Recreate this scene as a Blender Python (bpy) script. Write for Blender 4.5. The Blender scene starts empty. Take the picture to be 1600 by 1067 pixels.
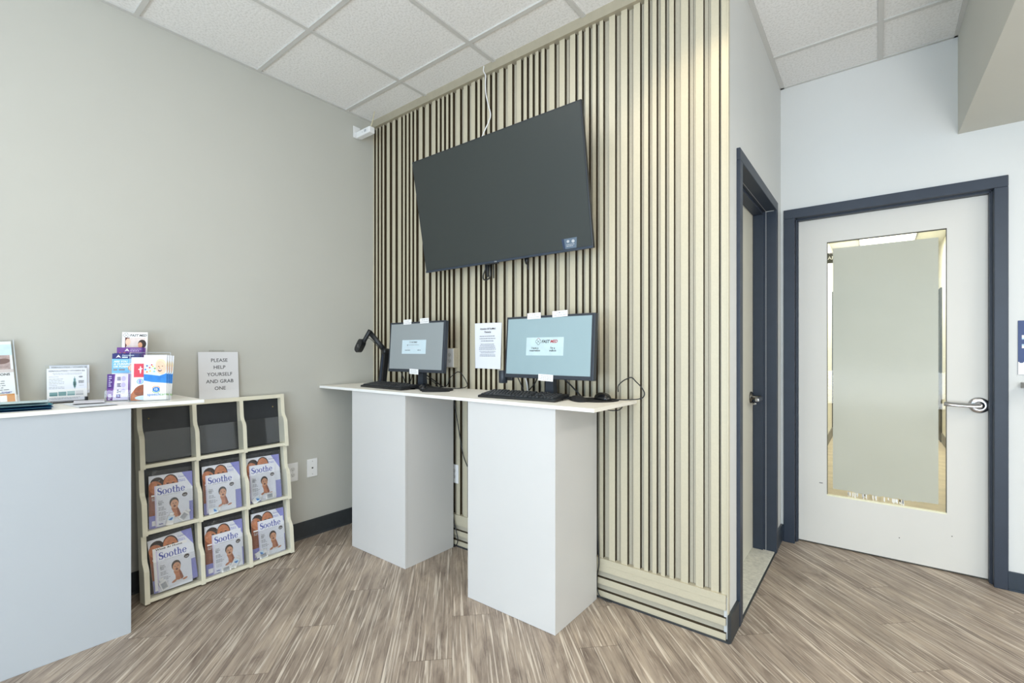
import bpy, bmesh, math, random
from mathutils import Matrix, Vector, Euler
C = bpy.context.collection
SC = bpy.context.scene
R = math.radians
H = 1.2577                       # camera height

# ------------------------------------------------------------------ materials
def lin(c):
    if isinstance(c, str):
        c = [int(c[i:i+2], 16) / 255 for i in (0, 2, 4)]
    return tuple(x / 12.92 if x <= .04045 else ((x + .055) / 1.055) ** 2.4 for x in c)
_M = {}
def mat(name, col, rough=.6, metal=0., var=.04, scale=30., bump=0., spec=.5, trans=0., emit=0., coat=0., alpha=None):
    """principled material with a little procedural noise in colour (and bump)"""
    if name in _M: return _M[name]
    m = bpy.data.materials.new(name); m.use_nodes = True
    nt = m.node_tree; N = nt.nodes; L = nt.links
    b = N['Principled BSDF']; c = lin(col)
    tc = N.new('ShaderNodeTexCoord')
    no = N.new('ShaderNodeTexNoise'); no.inputs['Scale'].default_value = scale; no.inputs['Detail'].default_value = 3
    L.new(tc.outputs['Object'], no.inputs['Vector'])
    rp = N.new('ShaderNodeValToRGB'); e = rp.color_ramp.elements
    e[0].position = .3; e[1].position = .7
    e[0].color = (*[x * (1 - var) for x in c], 1); e[1].color = (*[min(1, x * (1 + var)) for x in c], 1)
    L.new(no.outputs['Fac'], rp.inputs['Fac']); L.new(rp.outputs['Color'], b.inputs['Base Color'])
    b.inputs['Roughness'].default_value = rough; b.inputs['Metallic'].default_value = metal
    b.inputs['Specular IOR Level'].default_value = spec
    if trans: b.inputs['Transmission Weight'].default_value = trans
    if coat: b.inputs['Coat Weight'].default_value = coat; b.inputs['Coat Roughness'].default_value = .05
    if emit:
        L.new(rp.outputs['Color'], b.inputs['Emission Color']); b.inputs['Emission Strength'].default_value = emit
    if alpha is not None: b.inputs['Alpha'].default_value = alpha
    if bump:
        bp = N.new('ShaderNodeBump'); bp.inputs['Strength'].default_value = bump; bp.inputs['Distance'].default_value = .003
        L.new(no.outputs['Fac'], bp.inputs['Height']); L.new(bp.outputs['Normal'], b.inputs['Normal'])
    _M[name] = m
    return m

def clear_mat(name, tint=(1, 1, 1), gloss=.12, rough=.03, bump=0., scale=40.):
    """thin clear plastic / glass: mostly transparent with a fresnel gloss"""
    if name in _M: return _M[name]
    m = bpy.data.materials.new(name); m.use_nodes = True
    nt = m.node_tree; N = nt.nodes; L = nt.links
    for n in list(N): N.remove(n)
    o = N.new('ShaderNodeOutputMaterial'); mx = N.new('ShaderNodeMixShader')
    t = N.new('ShaderNodeBsdfTransparent'); t.inputs['Color'].default_value = (*tint, 1)
    g = N.new('ShaderNodeBsdfGlossy'); g.inputs['Roughness'].default_value = rough
    fr = N.new('ShaderNodeLayerWeight'); fr.inputs['Blend'].default_value = .25
    mp = N.new('ShaderNodeMapRange'); mp.inputs['To Min'].default_value = gloss * .4; mp.inputs['To Max'].default_value = min(1, gloss * 4)
    L.new(fr.outputs['Facing'], mp.inputs['Value']); L.new(mp.outputs['Result'], mx.inputs['Fac'])
    L.new(t.outputs[0], mx.inputs[1]); L.new(g.outputs[0], mx.inputs[2]); L.new(mx.outputs[0], o.inputs['Surface'])
    if bump:
        tc = N.new('ShaderNodeTexCoord'); no = N.new('ShaderNodeTexNoise'); no.inputs['Scale'].default_value = scale
        bp = N.new('ShaderNodeBump'); bp.inputs['Strength'].default_value = bump; bp.inputs['Distance'].default_value = .01
        L.new(tc.outputs['Object'], no.inputs['Vector']); L.new(no.outputs['Fac'], bp.inputs['Height'])
        L.new(bp.outputs['Normal'], g.inputs['Normal']); L.new(bp.outputs['Normal'], fr.inputs['Normal'])
    _M[name] = m
    return m

def floor_mat():
    m = bpy.data.materials.new('vinyl_plank_floor'); m.use_nodes = True
    nt = m.node_tree; N = nt.nodes; L = nt.links; b = N['Principled BSDF']
    def math_(op, a, bb=None):
        n = N.new('ShaderNodeMath'); n.operation = op
        for i, v in enumerate((a, bb)):
            if v is None: continue
            if isinstance(v, (int, float)): n.inputs[i].default_value = v
            else: L.new(v, n.inputs[i])
        return n.outputs[0]
    tc = N.new('ShaderNodeTexCoord'); sp = N.new('ShaderNodeSeparateXYZ'); L.new(tc.outputs['Object'], sp.inputs[0])
    x, y = sp.outputs[0], sp.outputs[1]; q = .70710678
    a = math_('MULTIPLY', math_('ADD', x, y), q); bq = math_('MULTIPLY', math_('SUBTRACT', y, x), q)
    ka = math_('DIVIDE', math_('ADD', a, .01), .1778); k = math_('FLOOR', ka); fa = math_('SUBTRACT', ka, k)
    st = math_('MULTIPLY', math_('FLOORED_MODULO', math_('ADD', k, 1), 4), .3048)
    lb = math_('DIVIDE', math_('SUBTRACT', math_('SUBTRACT', bq, 1.93), st), 1.2192); kb = math_('FLOOR', lb); fb = math_('SUBTRACT', lb, kb)
    ea = math_('MULTIPLY', math_('MINIMUM', fa, math_('SUBTRACT', 1, fa)), .1778)
    eb = math_('MULTIPLY', math_('MINIMUM', fb, math_('SUBTRACT', 1, fb)), 1.2192)
    seam = math_('LESS_THAN', math_('MINIMUM', math_('MULTIPLY', ea, 1.6), eb), .0011)
    wn = N.new('ShaderNodeTexWhiteNoise'); wn.noise_dimensions = '2D'
    cv = N.new('ShaderNodeCombineXYZ'); L.new(k, cv.inputs[0]); L.new(kb, cv.inputs[1]); L.new(cv.outputs[0], wn.inputs['Vector'])
    off = math_('MULTIPLY', wn.outputs['Value'], 37)
    def grain(sa, sb, detail, rough=.6, dist=0.):
        c2 = N.new('ShaderNodeCombineXYZ')
        L.new(math_('ADD', math_('MULTIPLY', a, sa), off), c2.inputs[0]); L.new(math_('ADD', math_('MULTIPLY', bq, sb), off), c2.inputs[1]); L.new(off, c2.inputs[2])
        n = N.new('ShaderNodeTexNoise'); n.inputs['Scale'].default_value = 1; n.inputs['Detail'].default_value = detail
        n.inputs['Roughness'].default_value = rough; n.inputs['Distortion'].default_value = dist
        L.new(c2.outputs[0], n.inputs['Vector']); return n.outputs['Fac']
    broad = grain(13, 2.4, 5, .65, 1.1); fine = grain(115, 3.6, 4, .7, .7); lime = grain(100, 2.1, 3, .55, .8)
    base = N.new('ShaderNodeValToRGB'); L.new(broad, base.inputs['Fac']); e = base.color_ramp.elements
    e[0].position = .30; e[1].position = .70
    e[0].color = (*lin('73655a'), 1); e[1].color = (*lin('b3a391'), 1)
    el = e.new(.5); el.color = (*lin('9c8e80'), 1)
    def mixc(f, c1, c2, mode='MIX'):
        n = N.new('ShaderNodeMix'); n.data_type = 'RGBA'; n.blend_type = mode
        if isinstance(f, (int, float)): n.inputs[0].default_value = f
        else: L.new(f, n.inputs[0])
        for i, c in ((6, c1), (7, c2)):
            if isinstance(c, tuple): n.inputs[i].default_value = c
            else: L.new(c, n.inputs[i])
        return n.outputs[2]
    def ramp(v, lo, hi):
        n = N.new('ShaderNodeMapRange'); n.interpolation_type = 'SMOOTHSTEP'
        n.inputs['From Min'].default_value = lo; n.inputs['From Max'].default_value = hi; L.new(v, n.inputs['Value']); return n.outputs[0]
    c = mixc(math_('MULTIPLY', ramp(fine, .50, .66), .62), base.outputs['Color'], (*lin('5d5048'), 1))
    c = mixc(math_('MULTIPLY', ramp(lime, .53, .66), .8), c, (*lin('d6cbbc'), 1))
    tone = math_('ADD', math_('MULTIPLY', wn.outputs['Value'], .16), .92)
    tn = N.new('ShaderNodeCombineXYZ')
    for i in range(3): L.new(tone, tn.inputs[i])
    c = mixc(1., c, tn.outputs[0], 'MULTIPLY')
    c = mixc(math_('MULTIPLY', seam, .75), c, (*lin('4a3c32'), 1))
    L.new(c, b.inputs['Base Color']); b.inputs['Roughness'].default_value = .42; b.inputs['Specular IOR Level'].default_value = .35
    bp = N.new('ShaderNodeBump'); bp.inputs['Strength'].default_value = .12; bp.inputs['Distance'].default_value = .002
    L.new(fine, bp.inputs['Height']); L.new(bp.outputs['Normal'], b.inputs['Normal'])
    return m

def tile_mat():
    m = bpy.data.materials.new('fissured_ceiling_tile'); m.use_nodes = True
    nt = m.node_tree; N = nt.nodes; L = nt.links; b = N['Principled BSDF']
    tc = N.new('ShaderNodeTexCoord'); no = N.new('ShaderNodeTexNoise'); no.inputs['Scale'].default_value = 90; no.inputs['Detail'].default_value = 4
    L.new(tc.outputs['Object'], no.inputs['Vector'])
    rp = N.new('ShaderNodeValToRGB'); e = rp.color_ramp.elements; e[0].position = .35; e[1].position = .55
    e[0].color = (*lin('dcdbd8'), 1); e[1].color = (*lin('ebeae8'), 1)
    L.new(no.outputs['Fac'], rp.inputs['Fac']); L.new(rp.outputs['Color'], b.inputs['Base Color']); b.inputs['Roughness'].default_value = .9
    bp = N.new('ShaderNodeBump'); bp.inputs['Strength'].default_value = .35; bp.inputs['Distance'].default_value = .004
    L.new(no.outputs['Fac'], bp.inputs['Height']); L.new(bp.outputs['Normal'], b.inputs['Normal'])
    return m

def film_mat():
    m = bpy.data.materials.new('frosted_film'); m.use_nodes = True
    nt = m.node_tree; N = nt.nodes; L = nt.links
    for n in list(N): N.remove(n)
    o = N.new('ShaderNodeOutputMaterial')
    tc = N.new('ShaderNodeTexCoord'); no = N.new('ShaderNodeTexNoise'); no.inputs['Scale'].default_value = 3
    L.new(tc.outputs['Object'], no.inputs['Vector'])
    rp = N.new('ShaderNodeValToRGB'); e = rp.color_ramp.elements
    e[0].color = (*lin('bcbcae'), 1); e[1].color = (*lin('c6c6b9'), 1)
    L.new(no.outputs['Fac'], rp.inputs['Fac'])
    d = N.new('ShaderNodeBsdfDiffuse'); t = N.new('ShaderNodeBsdfTranslucent'); g = N.new('ShaderNodeBsdfGlossy')
    g.inputs['Roughness'].default_value = .16
    L.new(rp.outputs['Color'], d.inputs['Color']); L.new(rp.outputs['Color'], t.inputs['Color'])
    a = N.new('ShaderNodeMixShader'); a.inputs[0].default_value = .12; L.new(d.outputs[0], a.inputs[1]); L.new(t.outputs[0], a.inputs[2])
    c = N.new('ShaderNodeMixShader'); c.inputs[0].default_value = .018; L.new(a.outputs[0], c.inputs[1]); L.new(g.outputs[0], c.inputs[2])
    L.new(c.outputs[0], o.inputs['Surface'])
    return m

WALL_L = mat('warm_grey_wall_paint', 'bdbcb4', .75, var=.012, scale=2.5)
WALL_D = mat('pale_grey_wall_paint', 'd8d9d7', .75, var=.012, scale=2.5)
SOFF = mat('soffit_paint', 'c8c7be', .75, var=.012, scale=2.5)
NAVY = mat('navy_frame_paint', '2a3341', .45, var=.06, scale=14, bump=.05)
DOORP = mat('off_white_door_paint', 'd9d6cf', .5, var=.01, scale=3)
BASEG = mat('dark_green_grey_rubber', '33373a', .5, var=.08)
BASEN = mat('dark_navy_rubber', '2b3642', .45, var=.08)
GOLD = mat('champagne_metal_panel', 'c3bba4', .40, .08, var=.025, scale=140, bump=.04)
GOLDR = mat('champagne_metal_recess', 'beb6a2', .5, .05, var=.03, scale=140, bump=.04)
SHADEB = mat('shaded_groove_brown', '382b14', .6, .1, var=.1)  # groove sides: shade of the recesses painted into a dark brown
TRIMG = mat('taupe_metal_trim', 'aaa28e', .45, .1, var=.03)
GRID = mat('ceiling_grid_paint', 'c9c8c4', .5, var=.01)
TILE = tile_mat(); FLOOR = floor_mat(); FILM = film_mat()
LAM = mat('white_laminate', 'd0cfcd', .32, var=.008, scale=4)
LAMC = mat('counter_laminate', 'b6bcc2', .34, var=.008, scale=4)
LAMT = mat('white_tabletop_laminate', 'f1ede3', .38, var=.012, scale=6)
EDGE = mat('white_edge_band', 'f0f0ee', .3, var=.01)
CREAM = mat('cream_lacquer', 'dedac6', .4, var=.04, scale=10)
BLKP = mat('black_plastic', '191b1e', .42, var=.1, scale=60)
BLKG = mat('black_gloss_plastic', '141619', .2, var=.08)
BLKF = mat('black_foam_fabric', '17181a', .85, var=.15, scale=400, bump=.2)
KEYC = mat('key_plastic', '24272b', .5, var=.1)
KEYL = mat('key_legend_grey', '8d9094', .5)
NAVP = mat('dark_slate_plastic', '2b313a', .38, var=.05)
RACKB = mat('black_rack_board', '1f2226', .3, var=.12)
STEEL = mat('brushed_nickel', 'c3c3c6', .22, 1., var=.05, scale=80)
DSTEEL = mat('darkened_steel', '6e6c66', .25, 1., var=.05)
WPLA = mat('white_plastic', 'ebebeb', .35, var=.01)
GPLA = mat('grey_slot_plastic', '9a9a98', .4)
DARKS = mat('dark_slot', '2c2c2c', .5)
PAPER = mat('white_paper', 'eeeeee', .8, var=.01, scale=8)
PAPERC = mat('cool_white_paper', 'e6e9f1', .8, var=.01, scale=8)
PAPERG = mat('grey_white_paper', 'd9d9db', .8, var=.01, scale=8)
INK = mat('dark_ink', '34363a', .8); INKG = mat('grey_ink', '8a8d92', .8); INKL = mat('light_grey_ink', 'b4b7bb', .8)
SOOTH = mat('violet_blue_ink', '4b56a6', .7); LAV = mat('lavender_ink', '8c8fd0', .7); LAVL = mat('pale_lavender_ink', 'd5cfe8', .7)
SKIN = mat('brown_skin_ink', 'bd7a56', .7, var=.2, scale=60); SKIND = mat('dark_skin_ink', '93553c', .7, var=.2, scale=60); SKINL = mat('light_skin_ink', 'd49c78', .7, var=.12, scale=60)
HAIR = mat('dark_hair_ink', '31241f', .7); LIP = mat('mouth_ink', '5a2622', .7); PINK = mat('pale_skin_ink', 'ecc3aa', .7, var=.06)
PURP = mat('purple_ink', '6d3f8c', .7, var=.05); PURD = mat('deep_purple_ink', '4b2a78', .7); NAVI = mat('navy_ink', '2c2f6c', .7)
SKY = mat('sky_blue_ink', '79b8e4', .7, var=.08, scale=20); SKYL = mat('pale_sky_ink', 'd4e8f4', .7, var=.05); BLUE = mat('bright_blue_ink', '2f7fd0', .7, var=.18, scale=30)
RED = mat('coral_red_ink', 'd4485c', .7); ORNG = mat('orange_ink', 'e58a2a', .7); TEAL = mat('teal_ink', '3f97ab', .7, var=.12); TEALD = mat('deep_blue_ink', '1f6fa6', .7, var=.1)
YELL = mat('yellow_ink', 'e6c63a', .7); GREEN = mat('green_ink', '6fae4e', .7); TEALP = mat('muted_teal_ink', '7fa3a5', .7); REDL = mat('logo_red_ink', 'a8343c', .7)
OCHRE = mat('ochre_ink', 'cf8526', .7); PHOTO = mat('muted_photo_ink', 'b9a3a0', .7, var=.25, scale=70)
MARBLE = mat('speckled_marble', 'd5d2c6', .35, var=.16, scale=55)
TVS = mat('matte_tv_screen', '2d3332', .42, spec=.6, var=.01, scale=3)
TVF = mat('tv_bezel', '22262c', .3, var=.05)
SCRN1 = mat('grey_lit_screen', '878e90', .5, var=.02, scale=3, emit=.10)
SCRN2 = mat('blue_grey_lit_screen', '889ea4', .5, var=.02, scale=3, emit=.12)
PANE_W = mat('pale_lit_panel', 'b4c6ce', .5, var=.01, emit=.14); PANE2 = mat('pale_lit_panel_two', 'a9bcc0', .5, var=.01, emit=.14)
ACRY = clear_mat('clear_acrylic', (.975, .98, .98), .035, .03)
ACRYR = clear_mat('rack_acrylic', (.97, .975, .98), .10, .05)
ACRYE = mat('acrylic_edge', 'b9c0c6', .2, var=.03)
BAG = clear_mat('clear_plastic_bag', (.985, .985, .99), .10, .13, 1., 38.)
GLASS = clear_mat('door_glass', (.97, .98, .96), .05, .01)
HALLW = mat('cream_hall_paint', 'e9e7da', .7, var=.01, scale=2)
LIT = mat('lit_diffuser', 'fffdf4', .6, emit=2.)
GASK = mat('dark_gasket', '4b4a42', .5); STOPM = mat('pale_yellow_stop', 'e9e6cc', .5)
SIGNB = mat('navy_sign', '20386e', .4); SIGNL = mat('sign_light_blue', 'b9d4ea', .5); SIGND = mat('dark_sign', '35352c', .5)
WIN = clear_mat('window_glass', (1, 1, 1), .08, .01)

# ------------------------------------------------------------------ mesh builder
class MB:
    def __init__(s): s.v = []; s.f = []; s.m = []; s.mats = []; s.smooth = []
    def mi(s, m):
        if m not in s.mats: s.mats.append(m)
        return s.mats.index(m)
    def raw(s, vs, fs, m, sm=False, M=None):
        o = len(s.v)
        s.v += [tuple(M @ Vector(p)) if M else tuple(p) for p in vs]
        k = s.mi(m)
        for f in fs: s.f.append([o + i for i in f]); s.m.append(k); s.smooth.append(sm)
        return s
    def box(s, x0, x1, y0, y1, z0, z1, m, bev=0., M=None, seg=2):
        if bev:
            bm = bmesh.new(); bmesh.ops.create_cube(bm, size=1)
            for v in bm.verts: v.co = Vector(((x0 + x1) / 2 + v.co.x * (x1 - x0), (y0 + y1) / 2 + v.co.y * (y1 - y0), (z0 + z1) / 2 + v.co.z * (z1 - z0)))
            bmesh.ops.bevel(bm, geom=bm.edges[:], offset=bev, segments=seg, profile=.5, affect='EDGES')
            bm.verts.index_update()
            s.raw([v.co[:] for v in bm.verts], [[v.index for v in f.verts] for f in bm.faces], m, False, M); bm.free(); return s
        v = [(x, y, z) for x in (x0, x1) for y in (y0, y1) for z in (z0, z1)]
        return s.raw(v, [(0, 1, 3, 2), (4, 6, 7, 5), (0, 4, 5, 1), (2, 3, 7, 6), (0, 2, 6, 4), (1, 5, 7, 3)], m, False, M)
    def prism(s, pts, d0, d1, m, axis='y', M=None, capm=None):
        """closed 2D outline extruded along an axis; pts are (a,b) in the two other axes"""
        n = len(pts)
        def P(a, b, d): return {'x': (d, a, b), 'y': (a, d, b), 'z': (a, b, d)}[axis]
        v = [P(a, b, d0) for a, b in pts] + [P(a, b, d1) for a, b in pts]
        s.raw(v, [(i, (i + 1) % n, n + (i + 1) % n, n + i) for i in range(n)], m, False, M)
        s.raw(v[:n], [list(range(n))[::-1]], capm or m, False, M); s.raw(v[n:], [list(range(n))], capm or m, False, M)
        return s
    def lathe(s, prof, m, n=24, M=None, sm=True):
        """profile of (radius,z) turned about z"""
        v = []; f = []
        for r, z in prof:
            for i in range(n):
                a = 2 * math.pi * i / n; v.append((r * math.cos(a), r * math.sin(a), z))
        for j in range(len(prof) - 1):
            for i in range(n): f.append((j * n + i, j * n + (i + 1) % n, (j + 1) * n + (i + 1) % n, (j + 1) * n + i))
        f.append(list(range(n))[::-1]); f.append([(len(prof) - 1) * n + i for i in range(n)])
        return s.raw(v, f, m, sm, M)
    def tube(s, pts, r, m, n=8, smooth=True, sub=6, M=None, flat=1.):
        P = [Vector(p) for p in pts]
        if sub > 1 and len(P) > 2:
            Q = []
            for i in range(len(P) - 1):
                p0 = P[max(i - 1, 0)]; p1 = P[i]; p2 = P[i + 1]; p3 = P[min(i + 2, len(P) - 1)]
                for k in range(sub):
                    t = k / sub
                    Q.append(.5 * ((2 * p1) + (p2 - p0) * t + (2 * p0 - 5 * p1 + 4 * p2 - p3) * t * t + (3 * p1 - p0 - 3 * p2 + p3) * t ** 3))
            Q.append(P[-1]); P = Q
        v = []; f = []; up = None
        for i, p in enumerate(P):
            d = (P[min(i + 1, len(P) - 1)] - P[max(i - 1, 0)]).normalized()
            if up is None: up = d.orthogonal().normalized()
            up = (up - d * up.dot(d)).normalized(); w = d.cross(up)
            for k in range(n):
                a = 2 * math.pi * k / n; v.append(tuple(p + up * (r * math.cos(a)) + w * (r * flat * math.sin(a))))
        for i in range(len(P) - 1):
            for k in range(n): f.append((i * n + k, i * n + (k + 1) % n, (i + 1) * n + (k + 1) % n, (i + 1) * n + k))
        f.append(list(range(n))[::-1]); f.append([(len(P) - 1) * n + k for k in range(n)])
        return s.raw(v, f, m, smooth, M)
    def dome(s, cx, cy, z0, rx, ry, h, m, p=2.2, n=28, k=10, M=None, skew=0.):
        """flat-bottomed rounded lump"""
        v = []; f = []
        for j in range(k + 1):
            t = j / k * math.pi / 2
            for i in range(n):
                a = 2 * math.pi * i / n
                ca, sa = math.cos(a), math.sin(a)
                ca = math.copysign(abs(ca) ** (2 / p), ca); sa = math.copysign(abs(sa) ** (2 / p), sa)
                v.append((cx + rx * ca * math.cos(t) ** .8 + skew * rx * math.sin(t), cy + ry * sa * math.cos(t) ** .8, z0 + h * math.sin(t)))
        for j in range(k):
            for i in range(n): f.append((j * n + i, j * n + (i + 1) % n, (j + 1) * n + (i + 1) % n, (j + 1) * n + i))
        f.append(list(range(n))[::-1])
        return s.raw(v, f, m, True, M)
    def obj(s, name, parent=None, label=None):
        me = bpy.data.meshes.new(name); me.from_pydata(s.v, [], s.f); me.validate(verbose=False)
        for m in s.mats: me.materials.append(m)
        if len(me.polygons) == len(s.m):
            me.polygons.foreach_set('material_index', s.m); me.polygons.foreach_set('use_smooth', s.smooth)
        me.update()
        o = bpy.data.objects.new(name, me); C.objects.link(o); o.parent = parent
        if label: o['label'] = label
        return o

def tag(o, label, cat, group=None, kind=None):
    o['label'] = label; o['category'] = cat
    if group: o['group'] = group
    if kind: o['kind'] = kind
    return o
def thing(name, label, cat, loc=(0, 0, 0), rot=(0, 0, 0), group=None):
    o = bpy.data.objects.new(name, None); C.objects.link(o); o.empty_display_size = .1
    o.location = loc; o.rotation_euler = rot
    return tag(o, label, cat, group)
def struct(name, mb, label=None, parent=None):
    o = mb.obj(name, parent)
    o['kind'] = 'structure'
    if label: o['label'] = label
    return o
def dup(o, parent=None):
    c = o.copy(); C.objects.link(c); c.parent = parent
    for ch in list(o.children): dup(ch, c)
    return c

# ------------------------------------------------------------------ flat printing
_tc = {}
def text_geo(txt, bold=0., shear=0.):
    k = (txt, bold, shear)
    if k not in _tc:
        cu = bpy.data.curves.new('t', 'FONT'); cu.body = txt; cu.size = 1; cu.resolution_u = 2; cu.offset = bold; cu.shear = shear
        cu.dimensions = '2D'; cu.fill_mode = 'FRONT'
        o = bpy.data.objects.new('t', cu); C.objects.link(o)
        bpy.context.view_layer.update()
        me = bpy.data.meshes.new_from_object(o.evaluated_get(bpy.context.evaluated_depsgraph_get()))
        v = [tuple(p.co[:2]) for p in me.vertices]; f = [list(p.vertices) for p in me.polygons]
        bpy.data.objects.remove(o); bpy.data.meshes.remove(me); bpy.data.curves.remove(cu)
        _tc[k] = (v, f)
    return _tc[k]

def ring(cx, cy, rx, ry, ix, iy, a0=0., a1=360., n=26, tilt=0.):
    v = []; f = []
    for i in range(n + 1):
        a = R(a0 + (a1 - a0) * i / n)
        v.append((cx + rx * math.cos(a), cy + ry * math.sin(a)))
        v.append((cx + ix * math.cos(a + tilt), cy + iy * math.sin(a + tilt)))
    for i in range(n): f.append((2 * i, 2 * i + 2, 2 * i + 3, 2 * i + 1))
    return v, f
def stroke(pts, ws):
    v = []; f = []
    for i, (x, y) in enumerate(pts):
        a = pts[max(i - 1, 0)]; b = pts[min(i + 1, len(pts) - 1)]
        dx, dy = b[0] - a[0], b[1] - a[1]; l = math.hypot(dx, dy) or 1
        nx, ny = -dy / l, dx / l; w = ws[i] / 2
        v += [(x + nx * w, y + ny * w), (x - nx * w, y - ny * w)]
    for i in range(len(pts) - 1): f.append((2 * i, 2 * i + 2, 2 * i + 3, 2 * i + 1))
    return v, f
def rectg(x0, y0, x1, y1): return [(x0, y0), (x1, y0), (x1, y1), (x0, y1)], [(0, 1, 2, 3)]
def soothe_geo():
    """heavy high-contrast serif word drawn letter by letter, x-height .5"""
    G = []; x = 0
    def put(*gs):
        for v, f in gs: G.append(([(a + x, b) for a, b in v], f))
    sp = []; sw = []
    for t, w in ((55, .05), (80, .06), (110, .08), (140, .12), (170, .17), (205, .19), (240, .17), (262, .16)):
        sp.append((.27 + .19 * math.cos(R(t)), .53 + .165 * math.sin(R(t)))); sw.append(w)
    for t, w in ((70, .17), (40, .19), (5, .19), (-30, .14), (-60, .09), (-95, .06), (-125, .05), (-150, .05)):
        sp.append((.25 + .2 * math.cos(R(t)), .175 + .175 * math.sin(R(t)))); sw.append(w)
    put(stroke(sp, sw), rectg(.40, .5, .455, .71), rectg(.03, -.01, .085, .2)); x += .55
    for _ in range(2):
        put(ring(.27, .25, .27, .265, .125, .225, 0, 360, 30, .12)); x += .59
    put(rectg(.08, .08, .22, .68), rectg(-.01, .44, .36, .5), ring(.26, .13, .18, .135, .04, .08, 180, 320)); x += .41
    put(rectg(.05, 0, .19, .75), rectg(-.02, .69, .1, .75), rectg(-.02, 0, .26, .05), ring(.30, .28, .17, .235, .05, .17, 0, 150), rectg(.35, 0, .48, .29), rectg(.29, 0, .55, .05)); x += .6
    put(ring(.26, .25, .26, .265, .12, .215, 0, 325, 30, .1), rectg(.12, .24, .5, .29)); x += .54
    return G, x
SOOTHE, SOOTHE_W = soothe_geo()

class Art:
    """flat print on a local plane: x right, z up, facing -y, origin bottom-left; each layer sits a hair in front of the last"""
    def __init__(s, eps=.00009): s.g = []; s.k = 0; s.eps = eps
    def add(s, v, f, m, same=False):
        if not same: s.k += 1
        s.g.append((v, f, m, s.k)); return s
    def rect(s, x0, y0, x1, y1, m, same=False): return s.add(*rectg(x0, y0, x1, y1), m, same)
    def poly(s, p, m, same=False): return s.add(p, [list(range(len(p)))], m, same)
    def ell(s, cx, cy, rx, ry, m, rot=0., same=False, n=22):
        c, q = math.cos(R(rot)), math.sin(R(rot)); p = []
        for i in range(n):
            a = 2 * math.pi * i / n; u, w = rx * math.cos(a), ry * math.sin(a)
            p.append((cx + u * c - w * q, cy + u * q + w * c))
        return s.poly(p, m, same)
    def ring(s, cx, cy, ro, ri, m, a0=0, a1=360, same=False): return s.add(*ring(cx, cy, ro, ro, ri, ri, a0, a1), m, same)
    def text(s, t, x, y, size, m, align='L', bold=.0, shear=0., same=False):
        v, f = text_geo(t, bold, shear)
        x0 = min(p[0] for p in v); x1 = max(p[0] for p in v)
        o = {'L': x - x0 * size, 'C': x - (x0 + x1) / 2 * size, 'R': x - x1 * size}[align]
        return s.add([(o + a * size, y + b * size) for a, b in v], f, m, same)
    def fit(s, t, x0, x1, y, size, m, **k):
        """text squeezed to span x0..x1"""
        v, f = text_geo(t, k.get('bold', 0.), k.get('shear', 0.))
        a0 = min(p[0] for p in v); a1 = max(p[0] for p in v)
        return s.add([(x0 + (a - a0) / (a1 - a0) * (x1 - x0), y + b * size) for a, b in v], f, m)
    def soothe(s, x, y, w, m, rise=1.):
        q = w / SOOTHE_W; s.k += 1
        for v, f in SOOTHE: s.g.append(([(x + a * q, y + b * q * rise) for a, b in v], f, m, s.k))
        return s
    def lines(s, x0, x1, y, n, dy, th, m, seed=1, align='L'):
        """rows of small word-length dashes"""
        rnd = random.Random(seed); s.k += 1
        for i in range(n):
            yy = y - i * dy; xe = x1 - rnd.random() * (x1 - x0) * .22; xs = x0
            if align == 'C': d = (x1 - xe) / 2; xs += d; xe = x1 - d
            x = xs
            while x < xe - th:
                w = min(th * rnd.uniform(1.8, 5.), xe - x)
                v, f = rectg(x, yy, x + w, yy + th); s.g.append((v, f, m, s.k)); x += w + th * .8
        return s
    def into(s, mb, M=None, x=0., y=0., z=0.):
        for v, f, m, k in s.g:
            mb.raw([(x + a, y - k * s.eps, z + b) for a, b in v], f, m, False, M)
        return mb

def baby(A, x, y, s, skin=SKIN):
    """small child wrapped in a towel, about 1.5 s tall from y"""
    A.poly([(x - .1 * s, y), (x + .62 * s, y), (x + .7 * s, y + .12 * s), (x + .42 * s, y + .3 * s), (x + .1 * s, y + .26 * s)], PAPERG)
    A.poly([(x + .02 * s, y + .75 * s), (x + .40 * s, y + .78 * s), (x + .50 * s, y + .42 * s), (x + .52 * s, y + .16 * s), (x + .30 * s, y + .10 * s), (x + .12 * s, y + .16 * s), (x + .12 * s, y + .45 * s)], skin)
    A.poly([(x + .34 * s, y + .75 * s), (x + .46 * s, y + .62 * s), (x + .58 * s, y + .2 * s), (x + .46 * s, y + .08 * s), (x + .38 * s, y + .3 * s)], SKIND)
    A.ell(x + .04 * s, y + .12 * s, .17 * s, .07 * s, skin, 25); A.ell(x + .66 * s, y + .08 * s, .15 * s, .06 * s, skin, 15, True)
    A.ell(x + .2 * s, y + 1.1 * s, .27 * s, .33 * s, HAIR)
    A.ell(x + .22 * s, y + .98 * s, .23 * s, .30 * s, SKINL if skin is SKIN else skin)
    A.ell(x + .13 * s, y + 1.04 * s, .035 * s, .025 * s, HAIR); A.ell(x + .31 * s, y + 1.05 * s, .035 * s, .025 * s, HAIR, same=True)
    A.ell(x + .22 * s, y + .84 * s, .07 * s, .055 * s, LIP, same=True); A.ell(x + .22 * s, y + .95 * s, .04 * s, .03 * s, SKIN, same=True)
    return A
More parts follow.
